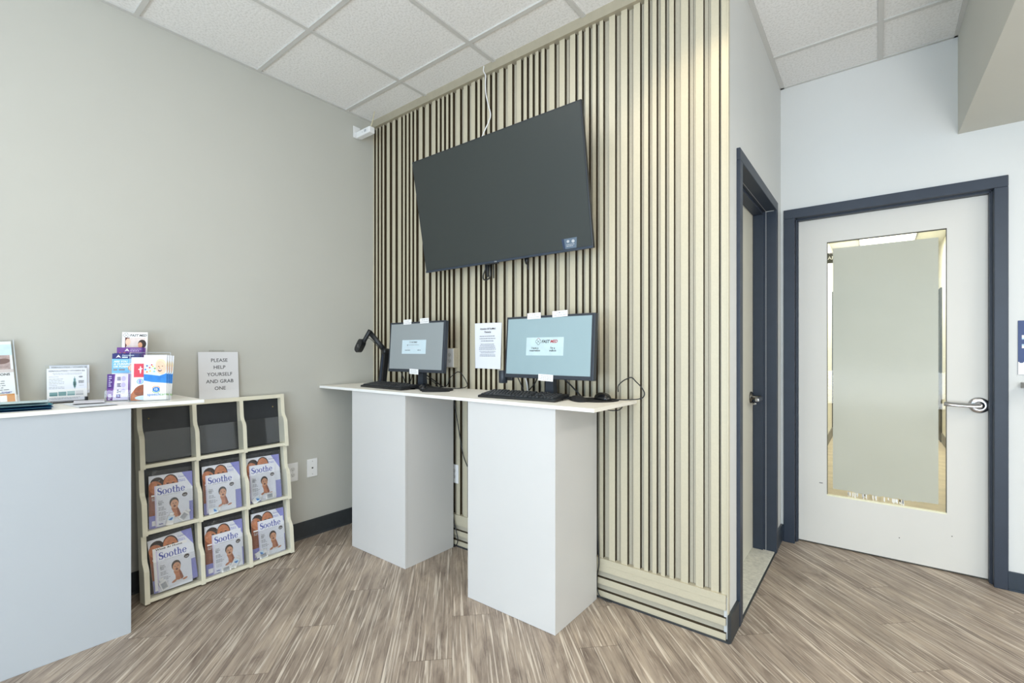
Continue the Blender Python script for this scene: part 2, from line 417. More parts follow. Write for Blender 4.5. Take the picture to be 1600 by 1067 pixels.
def face(A, x, y, r, skin=SKIN, rot=0.):
    A.ell(x, y + r * .25, r * .95, r * 1.0, HAIR, rot); A.ell(x, y, r * .9, r * 1.05, skin, rot)
    A.ell(x + r * .92, y - r * .05, r * .15, r * .24, SKIND, rot, True)
    A.ell(x - r * .34, y + r * .22, r * .16, r * .07, HAIR, 0); A.ell(x + r * .34, y + r * .22, r * .16, r * .07, HAIR, 0, True)
    A.ell(x, y - r * .08, r * .16, r * .12, SKIND, 0, True); A.ell(x, y - r * .5, r * .36, r * .15, LIP, 0, True); A.ell(x, y - r * .46, r * .28, r * .06, PAPER, 0)
    return A
def logo(A, x, y, s, dark=INK, red=None, italic=.25):
    """round cornered diamond badge with the clinic name"""
    red = red or dark
    for i in range(4):
        a = R(90 * i); c, q = math.cos(a), math.sin(a)
        A.ring(x + .42 * s * c, y + .35 * s + .42 * s * q, .42 * s, .33 * s, red if i in (1,) else dark, 90 * i - 110, 90 * i + 110, i > 0)
    A.text('fm', x, y + .2 * s, .5 * s, dark, 'C', .02, italic)
    A.text('FAST', x + 1.0 * s, y, s, dark, 'L', .03, italic)
    v, f = text_geo('FAST', .03, italic); w = max(p[0] for p in v)
    A.text('MED', x + (1.04 + w) * s, y, s, red, 'L', .03, italic)
    return A

# ================================================================== the setting
XL, XC, YS, YD, ZC = -3.038, -.508, 2.168, 3.555, 2.995
struct('floor', MB().box(-3.3, 3.3, -3.4, 3.72, -.05, 0, FLOOR))
ceiling = struct('ceiling', MB().box(-3.3, 3.3, -3.4, 3.72, 3.0, 3.06, TILE))
g = MB()
k = -2
for i in range(-3, 9):
    x = -1.8145 + .6096 * i
    if -3.05 < x < .34: g.box(x - .012, x + .012, -3.3, 3.6, ZC - .004, 3.001, GRID)
for i in range(-8, 5):
    y = 1.3215 + .6096 * i
    g.box(-3.04, .5, y - .012, y + .012, ZC - .0038, 3.001, GRID)
g.box(XL, XL + .022, -3.3, 2.2, ZC - .0035, 3.001, GRID)
g.box(XC, XC + .022, 2.16, YD, ZC - .0035, 3.001, GRID)
g.box(XC, .5, YD - .018, YD, ZC - .0035, 3.001, GRID)
g.box(.334, .372, 1.0, YD, ZC - .0035, 3.001, GRID)
struct('ceiling_grid', g, 'light grey suspension bars between the tiles', ceiling)

struct('wall_left', MB().box(-3.2, XL, -3.3, 2.3, 0, 3.0, WALL_L))
struct('baseboard_left', MB().prism([(XL, 0), (XL + .014, 0), (XL + .008, .012), (XL + .006, .108), (XL, .112)], -3.2, 2.15, BASEG, 'y'))

# corrugated metal wall: 3 wide ribs then 4 narrow ones, repeated
edges = [(-.546, .0656)]
x = -.546; pat = [.0656, .0656, .0656, .0408, .0408, .0408, .0408]; i = 1
faces = []
x = -.546; i = 0
while x > XL + .01:
    p = pat[i % 7]
    faces.append((x - (.033 if p > .05 else .0205), x, p)); x -= p; i += 1
w = MB(); d = .022; z0, z1 = .19, 2.96
prev = XC - .028
w.raw([(prev, YS, z0), (XC, YS, z0), (XC, YS, z1), (prev, YS, z1)], [(0, 1, 2, 3)], GOLD)
w.raw([(prev, YS, z0), (prev, YS, z1), (prev, YS + d, z1), (prev, YS + d, z0)], [(0, 1, 2, 3)], SHADEB)
for a, b, p in faces:
    a = max(a, XL)
    w.raw([(b, YS + d, z0), (prev, YS + d, z0), (prev, YS + d, z1), (b, YS + d, z1)], [(0, 1, 2, 3)], GOLDR)
    w.raw([(b, YS, z0), (b, YS + d, z0), (b, YS + d, z1), (b, YS, z1)], [(0, 1, 2, 3)], SHADEB)
    w.raw([(a, YS, z0), (b, YS, z0), (b, YS, z1), (a, YS, z1)], [(0, 1, 2, 3)], GOLD)
    w.raw([(a, YS, z0), (a, YS, z1), (a, YS + d, z1), (a, YS + d, z0)], [(0, 1, 2, 3)], SHADEB)
    if p > .05:   # lapped sheet edge in the wide recess
        xm = b + .0165
        w.box(xm - .0007, xm + .0007, YS + d - .0012, YS + d + .0005, z0, z1, SHADEB)
    prev = a
w.box(XL, -.63, YS + d + .004, YS + d + .09, .001, 2.999, GOLDR)
struct('wall_back', w, 'champagne metal wall of narrow and wide vertical ribs')
struct('trim_1', MB().box(XL, XC, YS - .02, YS + d, 2.945, 3.0, TRIMG).box(XL, XC, YS - .022, YS - .018, 2.9455, 2.9495, TRIMG), 'taupe metal strip along the top of the ribbed wall')
bp = MB(); yb = YS - .01; yr = yb + .02
prof = [(yb, .201, GOLD), (yb, .169, GOLDR), (yb + .0015, .168, GOLD), (yb + .0015, .135, SHADEB), (yr, .135, GOLDR), (yr, .102, SHADEB), (yb, .102, GOLD), (yb, .070, SHADEB), (yr, .070, GOLDR), (yr, .037, SHADEB), (yb, .037, GOLD), (yb, .006, SHADEB)]
xe = XC - .008
bp.raw([(XL, yb, .201), (xe, yb, .201), (xe, yr + .01, .201), (XL, yr + .01, .201)], [(0, 1, 2, 3)], GOLD)
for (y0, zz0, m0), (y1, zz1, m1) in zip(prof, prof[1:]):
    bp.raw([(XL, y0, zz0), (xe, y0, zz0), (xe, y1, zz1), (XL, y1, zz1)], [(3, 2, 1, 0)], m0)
bp.raw([(xe, y, z) for y, z, m in prof] + [(xe, yr + .01, .006), (xe, yr + .01, .201)], [list(range(len(prof) + 2))], GOLDR)
struct('trim_2', bp, 'low champagne metal panel with horizontal ribs at the foot of the ribbed wall')
struct('baseboard_back', MB().box(XL, XC + .004, yb - .006, yr, 0, .008, BASEG).box(XL, XC - .01, yb + .008, yr + .01, .004, .012, BASEG))

# return wall with the narrow door
w = MB()
w.box(-.62, XC, YS + d + .004, 2.372, 0, 3.0, WALL_D).box(XC - .018, XC, YS + .003, YS + d + .0035, 0, 3.0, WALL_D).box(-.70, XC, 3.293, 3.5549, 0, 3.0, WALL_D).box(-.70, XC, 2.372, 3.293, 2.13, 3.0, WALL_D)
struct('wall_side', w)
struct('trim_3', MB().box(XC - .003, XC + .0025, YS - .006, YS + .016, .12, 2.99, GOLD), 'pale corner bead where the ribbed wall ends')
struct('baseboard_side', MB().prism([(XC, 2.155), (XC + .006, 2.152), (XC + .013, 2.162), (XC + .013, 2.314), (XC, 2.314)], 0, .118, BASEG, 'z')
       .box(XC, XC + .012, 3.345, YD, 0, .108, BASEN))
# right wall with the glazed door
w = MB(); w.box(-.70, -.425, YD, 3.70, 0, 3.0, WALL_D).box(.49, 3.25, YD, 3.70, 0, 3.0, WALL_D).box(-.425, .49, YD, 3.70, 2.125, 3.0, WALL_D)
struct('wall_right', w)
struct('baseboard_right', MB().box(XC + .012, -.488, YD - .012, YD, 0, .108, BASEN).box(.542, 3.2, YD - .012, YD, 0, .098, BASEN).box(.542, 3.2, YD - .018, YD, 0, .01, BASEN))
struct('wall_soffit', MB().prism([(.350, YD), (.395, 1.0), (.40, -3.3), (3.25, -3.3), (3.25, YD)], 2.454, 3.0, SOFF, 'z'), 'boxed-in bulkhead under the ceiling above the glazed door')
struct('wall_far_side', MB().box(3.2, 3.35, -3.3, 3.6, 0, 3.0, WALL_D))
w = MB(); w.box(-3.2, 3.3, -3.4, -3.25, 0, .25, WALL_D).box(-3.2, 3.3, -3.4, -3.25, 2.7, 3.0, WALL_D).box(-3.2, -2.7, -3.4, -3.25, .25, 2.7, WALL_D).box(2.9, 3.3, -3.4, -3.25, .25, 2.7, WALL_D)
struct('wall_front', w)
wn = struct('window_1', MB().box(-2.7, 2.9, -3.34, -3.33, .25, 2.7, WIN), 'storefront glazing')
g = MB()
for xx in (-2.67, -1.3, .1, 1.5, 2.87): g.box(xx - .03, xx + .03, -3.38, -3.28, .25, 2.7, NAVY)
g.box(-2.7, 2.9, -3.38, -3.28, .25, .31, NAVY).box(-2.7, 2.9, -3.38, -3.28, 2.64, 2.7, NAVY)
struct('window_frame', g, None, wn)

# ---- door 1 (narrow view, in the return wall)
d1 = bpy.data.objects.new('door_1', None); C.objects.link(d1); d1['kind'] = 'structure'; d1['label'] = 'cream door set deep in a navy frame'
f = MB(); xf = XC + .016
def frame_bar(p0, p1, q0, q1, z0, z1): f.box(p0, p1, q0, q1, z0, z1, NAVY, .003)
frame_bar(XC - .045, xf, 2.318, 2.3721, 0, 2.130); frame_bar(XC - .045, xf, 3.2929, 3.345, 0, 2.130); frame_bar(XC - .045, xf, 2.318, 3.345, 2.1297, 2.185)
f.box(XC - .115, XC - .044, 2.35, 2.3735, 0, 2.128, NAVY); f.box(XC - .115, XC - .044, 3.2915, 3.31, 0, 2.128, NAVY); f.box(XC - .115, XC - .044, 2.36, 3.30, 2.1285, 2.15, NAVY)
f.box(XC - .1145, XC - .058, 2.373, 2.387, 0, 2.1125, NAVY, .002); f.box(XC - .1145, XC - .058, 3.278, 3.292, 0, 2.1125, NAVY, .002); f.box(XC - .1145, XC - .058, 2.374, 3.291, 2.1125, 2.1287, NAVY, .002)
struct('door_frame', f, 'navy painted frame', d1)
lf = struct('door_slab', MB().box(-.668, -.624, 2.374, 3.2905, .012, 2.127, mat('cream_door_paint', 'd8d5c6', .5, var=.01, scale=3), .002), None, d1)
struct('door_sign', MB().box(-.624, -.617, 2.84, 2.935, 1.57, 1.783, SIGND, .002), 'dark plate seen nearly edge-on', lf)
h = MB(); Mh = Matrix.Translation((-.624, 3.215, .968)) @ Matrix.Rotation(R(90), 4, 'Y')
h.lathe([(.036, 0), (.036, .006), (.030, .012), (.013, .014), (.012, .05), (.012, .06)], DSTEEL, 24, Mh)
h.box(-.578, -.556, 3.10, 3.232, .953, .975, STEEL, .006)
h.lathe([(.008, .012), (.008, .03), (.006, .034)], STEEL, 16, Matrix.Translation((-.624, 3.215, .93)) @ Matrix.Rotation(R(90), 4, 'Y'))
struct('door_handle', h, 'brushed metal lever', lf)
struct('trim_4', MB().box(-.67, XC + .004, 2.372, 3.293, -.002, .01, MARBLE, .002).box(XC + .002, XC + .012, 2.372, 3.293, 0, .004, BASEG), 'pale speckled stone threshold')

# ---- door 2 (glazed, facing the camera)
d2 = bpy.data.objects.new('door_2', None); C.objects.link(d2); d2['kind'] = 'structure'; d2['label'] = 'off-white door with a tall frosted pane in a navy frame'
f = MB(); y0, y1 = YD - .018, YD + .035
f.box(-.489, -.425, y0, y1, 0, 2.1223, NAVY, .003); f.box(.488, .542, y0, y1, 0, 2.1223, NAVY, .003); f.box(-.489, .542, y0, y1, 2.122, 2.182, NAVY, .003)
f.box(-.432, -.418, y1 - .01, 3.70, 0, 2.13, NAVY); f.box(.482, .498, y1 - .01, 3.70, 0, 2.13, NAVY); f.box(-.43, .49, y1 - .01, 3.70, 2.118, 2.14, NAVY)
f.box(-.420, -.412, YD + .045, 3.62, 0, 2.12, NAVY); f.box(.4765, .484, YD + .03, 3.62, 0, 2.12, NAVY); f.box(-.42, .484, YD + .03, 3.62, 2.112, 2.12, NAVY)
f.box(.470, .480, 3.63, 3.69, 0, 2.12, GASK)
struct('door_frame', f, 'navy painted frame', d2)
ys0, ys1 = 3.622, 3.667; gx0, gx1, gz0, gz1 = -.257, .311, .326, 1.956
s_ = MB(); fx0, fx1, fz0, fz1 = -.414, .4765, .010, 2.111
out = [(fx0, fz0), (fx1, fz0), (fx1, fz1), (fx0, fz1)]; inn = [(gx0, gz0), (gx1, gz0), (gx1, gz1), (gx0, gz1)]
for yy, rev in ((ys0, False), (ys1, True)):
    v = [(a, yy, b) for a, b in out + inn]; q = [(i, (i + 1) % 4, 4 + (i + 1) % 4, 4 + i) for i in range(4)]
    s_.raw(v, [t[::-1] if rev else t for t in q], DOORP)
for ptsx, m_ in ((out, DOORP), (inn, STOPM)):
    v = [(a, ys0, b) for a, b in ptsx] + [(a, ys1, b) for a, b in ptsx]
    s_.raw(v, [(i, (i + 1) % 4, 4 + (i + 1) % 4, 4 + i) for i in range(4)], m_)
s_.box(-.298, -.279, ys0 - .0006, ys0, .4005, .4045, DARKS).box(.10, .105, ys0 - .0006, ys0, .14, .145, GASK).box(.33, .335, ys0 - .0006, ys0, .205, .21, GASK)
s_.box(fx0, fx1, ys0 + .004, ys1 - .004, .003, .012, GASK)
sl = struct('door_slab', s_, None, d2)
g = MB()
for a, b, c_, e_ in ((gx0, gx0 + .0035, gz0, gz1), (gx1 - .0035, gx1, gz0, gz1), (gx0, gx1, gz1 - .005, gz1)): g.box(a, b, ys0 + .006, ys0 + .014, c_, e_, GASK)
g.box(gx0, gx1, ys0 + .001, ys0 + .02, gz0, gz0 + .008, STOPM)
struct('glazing_stop', g, None, sl)
struct('glass_pane', MB().box(gx0, gx1, ys0 + .02, ys0 + .026, gz0, gz1, GLASS), 'clear glass showing round the frosted film', sl)
fm = MB(); rnd = random.Random(5)
bot = [(-.226 + .503 * i / 40, .372 - .0 + (-.008 * rnd.random() if 8 < i < 34 else 0)) for i in range(41)]
fm.raw([(a, ys0 + .0185, b) for a, b in bot] + [(.277, ys0 + .0185, 1.912), (-.226, ys0 + .0185, 1.914)], [list(range(43))], FILM)
for i in range(26):
    a = -.16 + .28 * rnd.random(); fm.raw([(a, ys0 + .0185, .332 + .03 * rnd.random()), (a + .006, ys0 + .0185, .332 + .02 * rnd.random()), (a + .005, ys0 + .0185, .366), (a, ys0 + .0185, .366)], [(0, 1, 2, 3)], PAPER)
struct('frosted_film', fm, 'pale green-grey frosted film with a ragged lower edge', sl)
h = MB(); Mh = Matrix.Translation((.441, ys0, .957)) @ Matrix.Rotation(R(90), 4, 'X')
h.lathe([(.044, 0), (.044, .004), (.040, .009), (.024, .013), (.022, .012), (.021, .024), (.015, .026), (.013, .055), (.012, .066)], STEEL, 32, Mh)
h.tube([(.443, ys0 - .058, .957), (.42, ys0 - .063, .957), (.38, ys0 - .064, .9585), (.33, ys0 - .06, .96), (.297, ys0 - .05, .9605)], .0150, STEEL, 12, flat=.62)
struct('door_handle', h, 'brushed nickel lever on a round rose', sl)

# ---- corridor seen through the clear edges of the pane
struct('floor_corridor', MB().box(-.55, .72, 3.67, 10.6, -.04, -.001, mat('corridor_floor_vinyl', 'c9bca2', .5, var=.12, scale=9)))
struct('wall_corridor', MB().box(-.65, -.53, 3.70, 10.6, 0, 2.8, HALLW).box(.70, .82, 3.70, 10.6, 0, 2.8, HALLW).box(-.6, .8, 10.5, 10.6, 0, 2.8, HALLW), 'cream walls of the corridor behind the door')
struct('baseboard_corridor', MB().box(-.53, -.52, 3.70, 10.5, 0, .13, mat('grey_rubber_base', '7d7a70', .5)).box(.69, .70, 3.70, 10.5, 0, .13, _M['grey_rubber_base']))
struct('ceiling_corridor', MB().box(-.65, .82, 3.70, 10.6, 2.76, 2.8, mat('corridor_ceiling', 'd8d8d0', .8)))
for k_, (xa, ya, yb_, zt, side) in enumerate(((-.53, 8.35, 9.35, 2.13, 1), (.70, 8.7, 9.7, 2.13, -1))):
    dk = MB().box(xa - (.001 if side < 0 else .005) - (.018 if side < 0 else 0), xa + (.02 if side > 0 else .004), ya, yb_, 0, zt, mat('charcoal_door_frame', '45453f', .5), .004)
    struct('door_%d' % (3 + k_), dk, 'dark framed doorway along the corridor')

# ================================================================== things
# ---- left counter and standing tables
t = thing('reception_counter', 'white laminate counter with an overhanging top at the left wall, brochures on it', 'counter', (-2.82, .1, 0))
o_ = (2.82, -.1, 0)
MB().box(-3.036 + 2.82, -2.625 + 2.82, -1.3 - .1, .601 - .1, 0, 1.002, LAMC, .0012).obj('base', t)
MB().box(-3.036 + 2.82, -2.615 + 2.82, -1.5 - .1, .885 - .1, 1.002, 1.018, LAMT, .001).box(-2.6165 + 2.82, -2.6145 + 2.82, -1.5 - .1, .885 - .1, 1.0025, 1.0175, EDGE).obj('countertop', t)
TZ = 1.018
def table(xc, x0, x1, lab):
    t = thing('standing_table', lab, 'table', (xc, 1.944, 0), group='white pedestal tables by the ribbed wall')
    p = MB(); hw = .264
    p.box(-hw, hw, -.2, -.182, .001, 1.002, LAM, .001).box(-hw + .001, hw - .001, -.1815, .190, 0, 1.002, LAM, .001)
    p.obj('pedestal', t)
    MB().box(x0 - xc, x1 - xc, -.214, .222, 1.002, TZ, LAMT, .0008).box(x0 - xc, x1 - xc, -.2146, -.2138, 1.0025, TZ - .0005, EDGE).obj('tabletop', t)
    return t
table(-2.405, -3.034, -1.9145, 'white pedestal table butted against the left wall, document camera on it')
table(-1.384, -1.9135, -.921, 'white pedestal table nearest the doors, wide monitor on it')

# ---- television
tv = thing('television', 'large black wall-mounted television tilted down on the ribbed wall', 'television', (-1.7325, 2.027, 2.1165), (R(10), 0, 0))
hw, hh = .6155, .351
MB().box(-hw, hw, 0, .022, -hh, hh, TVF, .003).box(-.4, .4, .02, .05, -.26, .2, BLKP, .01).box(-hw, hw, -.003, .004, -hh, -hh + .012, mat('tv_lower_bar', '2f3a48', .3), .001).obj('casing', tv)
A = Art(); A.rect(-hw + .007, -hh + .014, hw - .007, hh - .007, TVS); m = MB(); A.into(m, None, 0, -.0004, 0); m.obj('screen', tv)
A = Art(); A.ring(-.02, -hh + .006, .0035, .0026, WPLA, 20, 340); A.rect(-.013, -hh + .004, -.009, -hh + .008, WPLA); m = MB(); A.into(m, None, 0, -.0034, 0); m.obj('maker_badge', tv)
MB().box(-.10, .0, -.005, .006, -hh - .007, -hh + .001, BLKP, .002).obj('sensor_bump', tv)
A = Art(); A.poly([(.445, -.337), (.452, -.285), (.53, -.285), (.522, -.337)], mat('sticker_slate', '5b6b7c', .3)); A.poly([(.445, -.337), (.438, -.285), (.4535, -.285), (.457, -.337)], mat('sticker_navy', '2a3a55', .3))
A.ell(.476, -.300, .008, .007, INKL); A.ell(.506, -.302, .009, .008, INKL, same=True); A.lines(.465, .515, -.318, 2, .008, .003, INKL, 4)
m = MB(); A.into(m, None, 0, -.001, 0); m.obj('sticker', tv, 'small shiny sticker in the lower corner')
for sx in (-.305, .305): MB().box(sx - .015, sx + .015, .045, .085, -.22, .16, BLKP).obj('mounting_arm', tv)
tag(MB().tube([(-1.864, 2.125, 1.80), (-1.855, 2.12, 1.755), (-1.872, 2.118, 1.715), (-1.868, 2.115, 1.688), (-1.84, 2.115, 1.683), (-1.82, 2.12, 1.70), (-1.818, 2.12, 1.735), (-1.83, 2.125, 1.80)], .0042, BLKP, 8)
    .tube([(-1.842, 2.125, 1.78), (-1.838, 2.118, 1.72), (-1.835, 2.118, 1.70)], .009, BLKP, 8).tube([(-1.80, 2.125, 1.78), (-1.793, 2.12, 1.72), (-1.792, 2.12, 1.688)], .0035, BLKP, 8).obj('coiled_cable'),
    'black looped cable hanging from under the television', 'cable')
tag(MB().tube([(-1.565, 2.12, 1.80), (-1.556, 2.115, 1.757), (-1.54, 2.115, 1.735), (-1.535, 2.115, 1.712)], .004, BLKP, 8).tube([(-1.545, 2.12, 1.79), (-1.548, 2.115, 1.745)], .008, BLKP, 8).obj('short_cable'),
    'short black plug end poking out below the television, toward its right', 'cable')
tag(MB().tube([(-1.889, 2.142, 2.99), (-1.892, 2.142, 2.962), (-1.876, 2.142, 2.927), (-1.884, 2.15, 2.883), (-1.884, 2.155, 2.826), (-1.867, 2.155, 2.759), (-1.845, 2.152, 2.686), (-1.851, 2.14, 2.636), (-1.873, 2.12, 2.569), (-1.885, 2.09, 2.48), (-1.88, 2.075, 2.40)], .0035, WPLA, 8).obj('hanging_cable'),
    'white cord dropping from the ceiling to the television', 'cable')

# ---- monitors
def paper_tag(parent, cx, cz, y, w, h_, l1, l2, rotz=0, dash=False):
    m = MB(); Mx = Matrix.Translation((cx, y, cz)) @ Matrix.Rotation(R(rotz), 4, 'Y')
    m.box(-w / 2, w / 2, 0, .0006, 0, h_, PAPER, 0, Mx)
    A = Art()
    if dash: A.lines(-w * .4, w * .4, h_ * .72, 3, h_ * .25, h_ * .09, INKL, int(cx * 977) % 90, 'C')
    else:
        A.text(l1, 0, h_ * .57, h_ * .34, INKG, 'C', .01); A.fit(l2, -w * .42, w * .42, h_ * .17, h_ * .34, INKG, bold=.01)
    A.into(m, Mx, 0, 0, 0); return m.obj('paper_label', parent)
def monitor(name_lab, loc, yaw, W, Hh, zb, tilt, ypan, scr, art, neckx, bez):
    t = thing('computer_monitor', name_lab, 'monitor', loc, (0, 0, R(yaw)), 'check-in monitors')
    Mt = Matrix.Translation((0, ypan, zb)) @ Matrix.Rotation(R(-tilt), 4, 'X')
    c = MB(); c.box(-W / 2, W / 2, 0, .030, 0, Hh, NAVP, .003, Mt); c.box(-W * .32, W * .32, .028, .055, Hh * .15, Hh * .8, NAVP, .012, Mt)
    l_, r_, b_, t_ = bez
    c.obj('casing', t)
    x0, x1, z0, z1 = -W / 2 + l_, W / 2 - r_, b_, Hh - t_
    A = Art(); A.rect(x0, z0, x1, z1, scr); art(A, x0, x1, z0, z1); m = MB(); A.into(m, Mt, 0, -.0003, 0); m.obj('screen', t)
    n = MB(); n.prism([(neckx - .028, .004), (neckx + .028, .004), (neckx + .023, .06), (neckx + .023, zb + .12), (neckx - .023, zb + .12), (neckx - .023, .06)], ypan + .05, ypan + .085, NAVP, 'y'); n.obj('stand_neck', t)
    b = MB(); b.lathe([(.004, 0), (.118, 0), (.12, .004), (.117, .008), (.03, .012), (.004, .012)], NAVP, 36, Matrix.Translation((neckx, ypan + .075, 0)) @ Matrix.Scale(.55, 4, (0, 1, 0))); b.obj('stand_base', t)
    return t
def art1(A, x0, x1, z0, z1):
    w, h_ = x1 - x0, z1 - z0; px = lambda u: x0 + u * w; pz = lambda v: z1 - v * h_
    A.rect(px(.24), pz(.665), px(.70), pz(.36), PANE_W); A.rect(px(.325), pz(.555), px(.60), pz(.42), mat('lit_button', 'bac6cd', .5, emit=.14)); A.rect(px(.332), pz(.535), px(.593), pz(.432), PANE_W)
    A.text('FASTMED', px(.475), pz(.425), .013, INK, 'C', .02, .25); A.ring(px(.395), pz(.405), .006, .0045, INK)
    A.lines(px(.36), px(.58), pz(.475), 1, .008, .003, INKG, 3); A.rect(px(.342), pz(.49), px(.352), pz(.46), INK, True)
    A.text('reservation', px(.355), pz(.595), .011, INK, 'C', .01); A.text('walk-in', px(.575), pz(.595), .011, INK, 'C', .01)
def art2(A, x0, x1, z0, z1):
    w, h_ = x1 - x0, z1 - z0; px = lambda u: x0 + u * w; pz = lambda v: z1 - v * h_
    A.rect(px(.25), pz(.665), px(.70), pz(.345), PANE2); A.rect(px(.2515), pz(.66), px(.6985), pz(.35), mat('lit_pane_face', 'b0c4c8', .5, emit=.14))
    q = .021; xa = px(.40)
    logo(A, xa, pz(.443), q, INK, REDL)
    for cx, t1, t2 in ((.36, 'I have a', 'reservation'), (.575, "I'm a", 'walk-in')):
        A.text(t1, px(cx), pz(.548), .0145, INK, 'C', .02); A.text(t2, px(cx), pz(.592), .0145, INK, 'C', .02)
    A.rect(px(.468), pz(.60), px(.4695), pz(.52), PANE_W)
m1 = monitor('computer monitor with grey screen beside the document camera', (-2.307, 1.94, TZ), 2.4, .503, .322, .104, 4, .01, SCRN1, art1, .004, (.013, .014, .019, .012))
paper_tag(m1, -.082, .4095, .0285, .074, .031, 'IT IS NOT', 'TOUCH SCREEN', -1); paper_tag(m1, .074, .4115, .0285, .078, .032, 'USE MOUSE', 'AND KEYBOARD', -1)
paper_tag(m1, .0, .092, .0075, .08, .033, '', '', 2, True)
m2 = monitor('computer monitor with pale blue screen nearest the doors', (-1.305, 1.935, TZ), 0, .530, .321, .099, 4, .01, SCRN2, art2, -.012, (.011, .017, .020, .012))
paper_tag(m2, -.085, .403, .0285, .084, .031, 'IT IS NOT', 'TOUCH SCREEN', -1); paper_tag(m2, .072, .4075, .0285, .088, .030, 'USE MOUSE', 'AND KEYBOARD', -2)
paper_tag(m2, .0, .089, .0075, .088, .033, '', '', 2, True)

# ---- keyboards
def keyboard(lab, x, y, yaw):
    t = thing('keyboard', lab, 'keyboard', (x, y, TZ), (0, 0, R(yaw)), 'black desktop keyboards')
    W, D = .452, .142
    b = MB(); b.prism([(-D / 2, .001), (-D / 2, .010), (-D / 2 + .006, .0125), (D / 2 - .008, .0285), (D / 2, .026), (D / 2, .015)], -W / 2, W / 2, BLKP, 'x'); b.box(-W / 2 + .02, -W / 2 + .06, D / 2 - .03, D / 2 - .02, .0, .018, BLKP); b.box(W / 2 - .06, W / 2 - .02, D / 2 - .03, D / 2 - .02, .0, .018, BLKP)
    b.obj('body', t)
    k = MB(); sl_ = math.atan2(.016, D - .014); Mk = Matrix.Translation((0, -D / 2 + .006, .0125)) @ Matrix.Rotation(sl_, 4, 'X')
    def key(x0, x1, y0, y1):
        k.prism([(x0, y0), (x1, y0), (x1, y1), (x0, y1)], 0, .001, BLKG, 'z', Mk)
        a = .0025
        v = [(x0, y0, 0), (x1, y0, 0), (x1, y1, 0), (x0, y1, 0), (x0 + a, y0 + a, .0065), (x1 - a, y0 + a, .0065), (x1 - a, y1 - a * .6, .007), (x0 + a, y1 - a * .6, .007)]
        k.raw(v, [(4, 5, 6, 7), (0, 1, 5, 4), (1, 2, 6, 5), (2, 3, 7, 6), (3, 0, 4, 7)], KEYC, False, Mk)
        xm = (x0 + x1) / 2; k.raw([(x0 + .004, y1 - .009, .0072), (x0 + .0075, y1 - .009, .0072), (x0 + .0075, y1 - .005, .0072), (x0 + .004, y1 - .005, .0072)], [(0, 1, 2, 3)], KEYL, False, Mk)
    px = .0189; X0 = -W / 2 + .009
    rows = [[1.25, 1.25, 1.25, 6.25, 1.25, 1.25, 1.25, 1.25], [2.25] + [1] * 10 + [2.75], [1.75] + [1] * 11 + [2.25], [1.5] + [1] * 12 + [1.5], [1] * 13 + [2], [1, -.6] + [1] * 4 + [-.4] + [1] * 4 + [-.5] + [1] * 4]
    for r_, row in enumerate(rows):
        x_ = X0; y_ = .006 + r_ * .0196 + (.004 if r_ == 5 else 0)
        for u in row:
            if u > 0: key(x_ + .0008, x_ + u * px - .0008, y_, y_ + .0178)
            x_ += abs(u) * px
    xs = X0 + 15 * px + .006
    for r_, cols in ((0, (0, 1, 2)), (1, (1,)), (3, (0, 1, 2)), (4, (0, 1, 2)), (5, (0, 1, 2))):
        for c_ in cols: key(xs + c_ * px + .0008, xs + (c_ + 1) * px - .0008, .006 + r_ * .0196 + (.004 if r_ == 5 else 0), .0238 + r_ * .0196 + (.004 if r_ == 5 else 0))
    xs += 3 * px + .006
    for r_ in range(5):
        for c_ in range(4):
            if xs + (c_ + 1) * px < W / 2 - .004: key(xs + c_ * px + .0008, xs + (c_ + 1) * px - .0008, .006 + r_ * .0196, .0238 + r_ * .0196)
    k.obj('keys', t)
    return t
keyboard('black keyboard in front of the document camera and grey monitor', -2.482, 1.893, -3.5)
keyboard('black keyboard in front of the pale blue monitor', -1.407, 1.885, 4.)

# ---- mouse pads and mice
def pad(lab, x, y, yaw):
    t = thing('mouse_pad', lab, 'mouse pad', (x, y, TZ), (0, 0, R(yaw)), 'black wrist-rest mouse pads')
    p = [(.100 * math.cos(2 * math.pi * i / 36), .112 * math.sin(2 * math.pi * i / 36)) for i in range(36)]
    MB().prism(p, 0, .004, BLKF, 'z').obj('mat', t)
    MB().dome(0, -.088, 0, .082, .036, .024, BLKF, 2.4).obj('wrist_rest', t)
def mouse(lab, x, y, yaw):
    t = thing('computer_mouse', lab, 'mouse', (x, y, TZ + .0045), (0, 0, R(yaw)), 'black computer mice')
    MB().dome(0, 0, 0, .032, .054, .034, BLKG, 2.3).obj('body', t)
    MB().lathe([(.001, -.003), (.009, -.003), (.009, .003), (.001, .003)], BLKP, 16, Matrix.Translation((0, .033, .021)) @ Matrix.Rotation(R(90), 4, 'Y')).obj('scroll_wheel', t)
pad('black mouse pad on the table seam, its wrist rest toward the viewer', -2.105, 1.955, 44)
mouse('black mouse half hidden behind a wrist rest beside the grey monitor', -2.186, 1.935, 20)
pad('black mouse pad near the free end of the tables', -1.075, 2.035, -43)
mouse('glossy black mouse in full view near the free table end', -1.048, 2.055, 62)

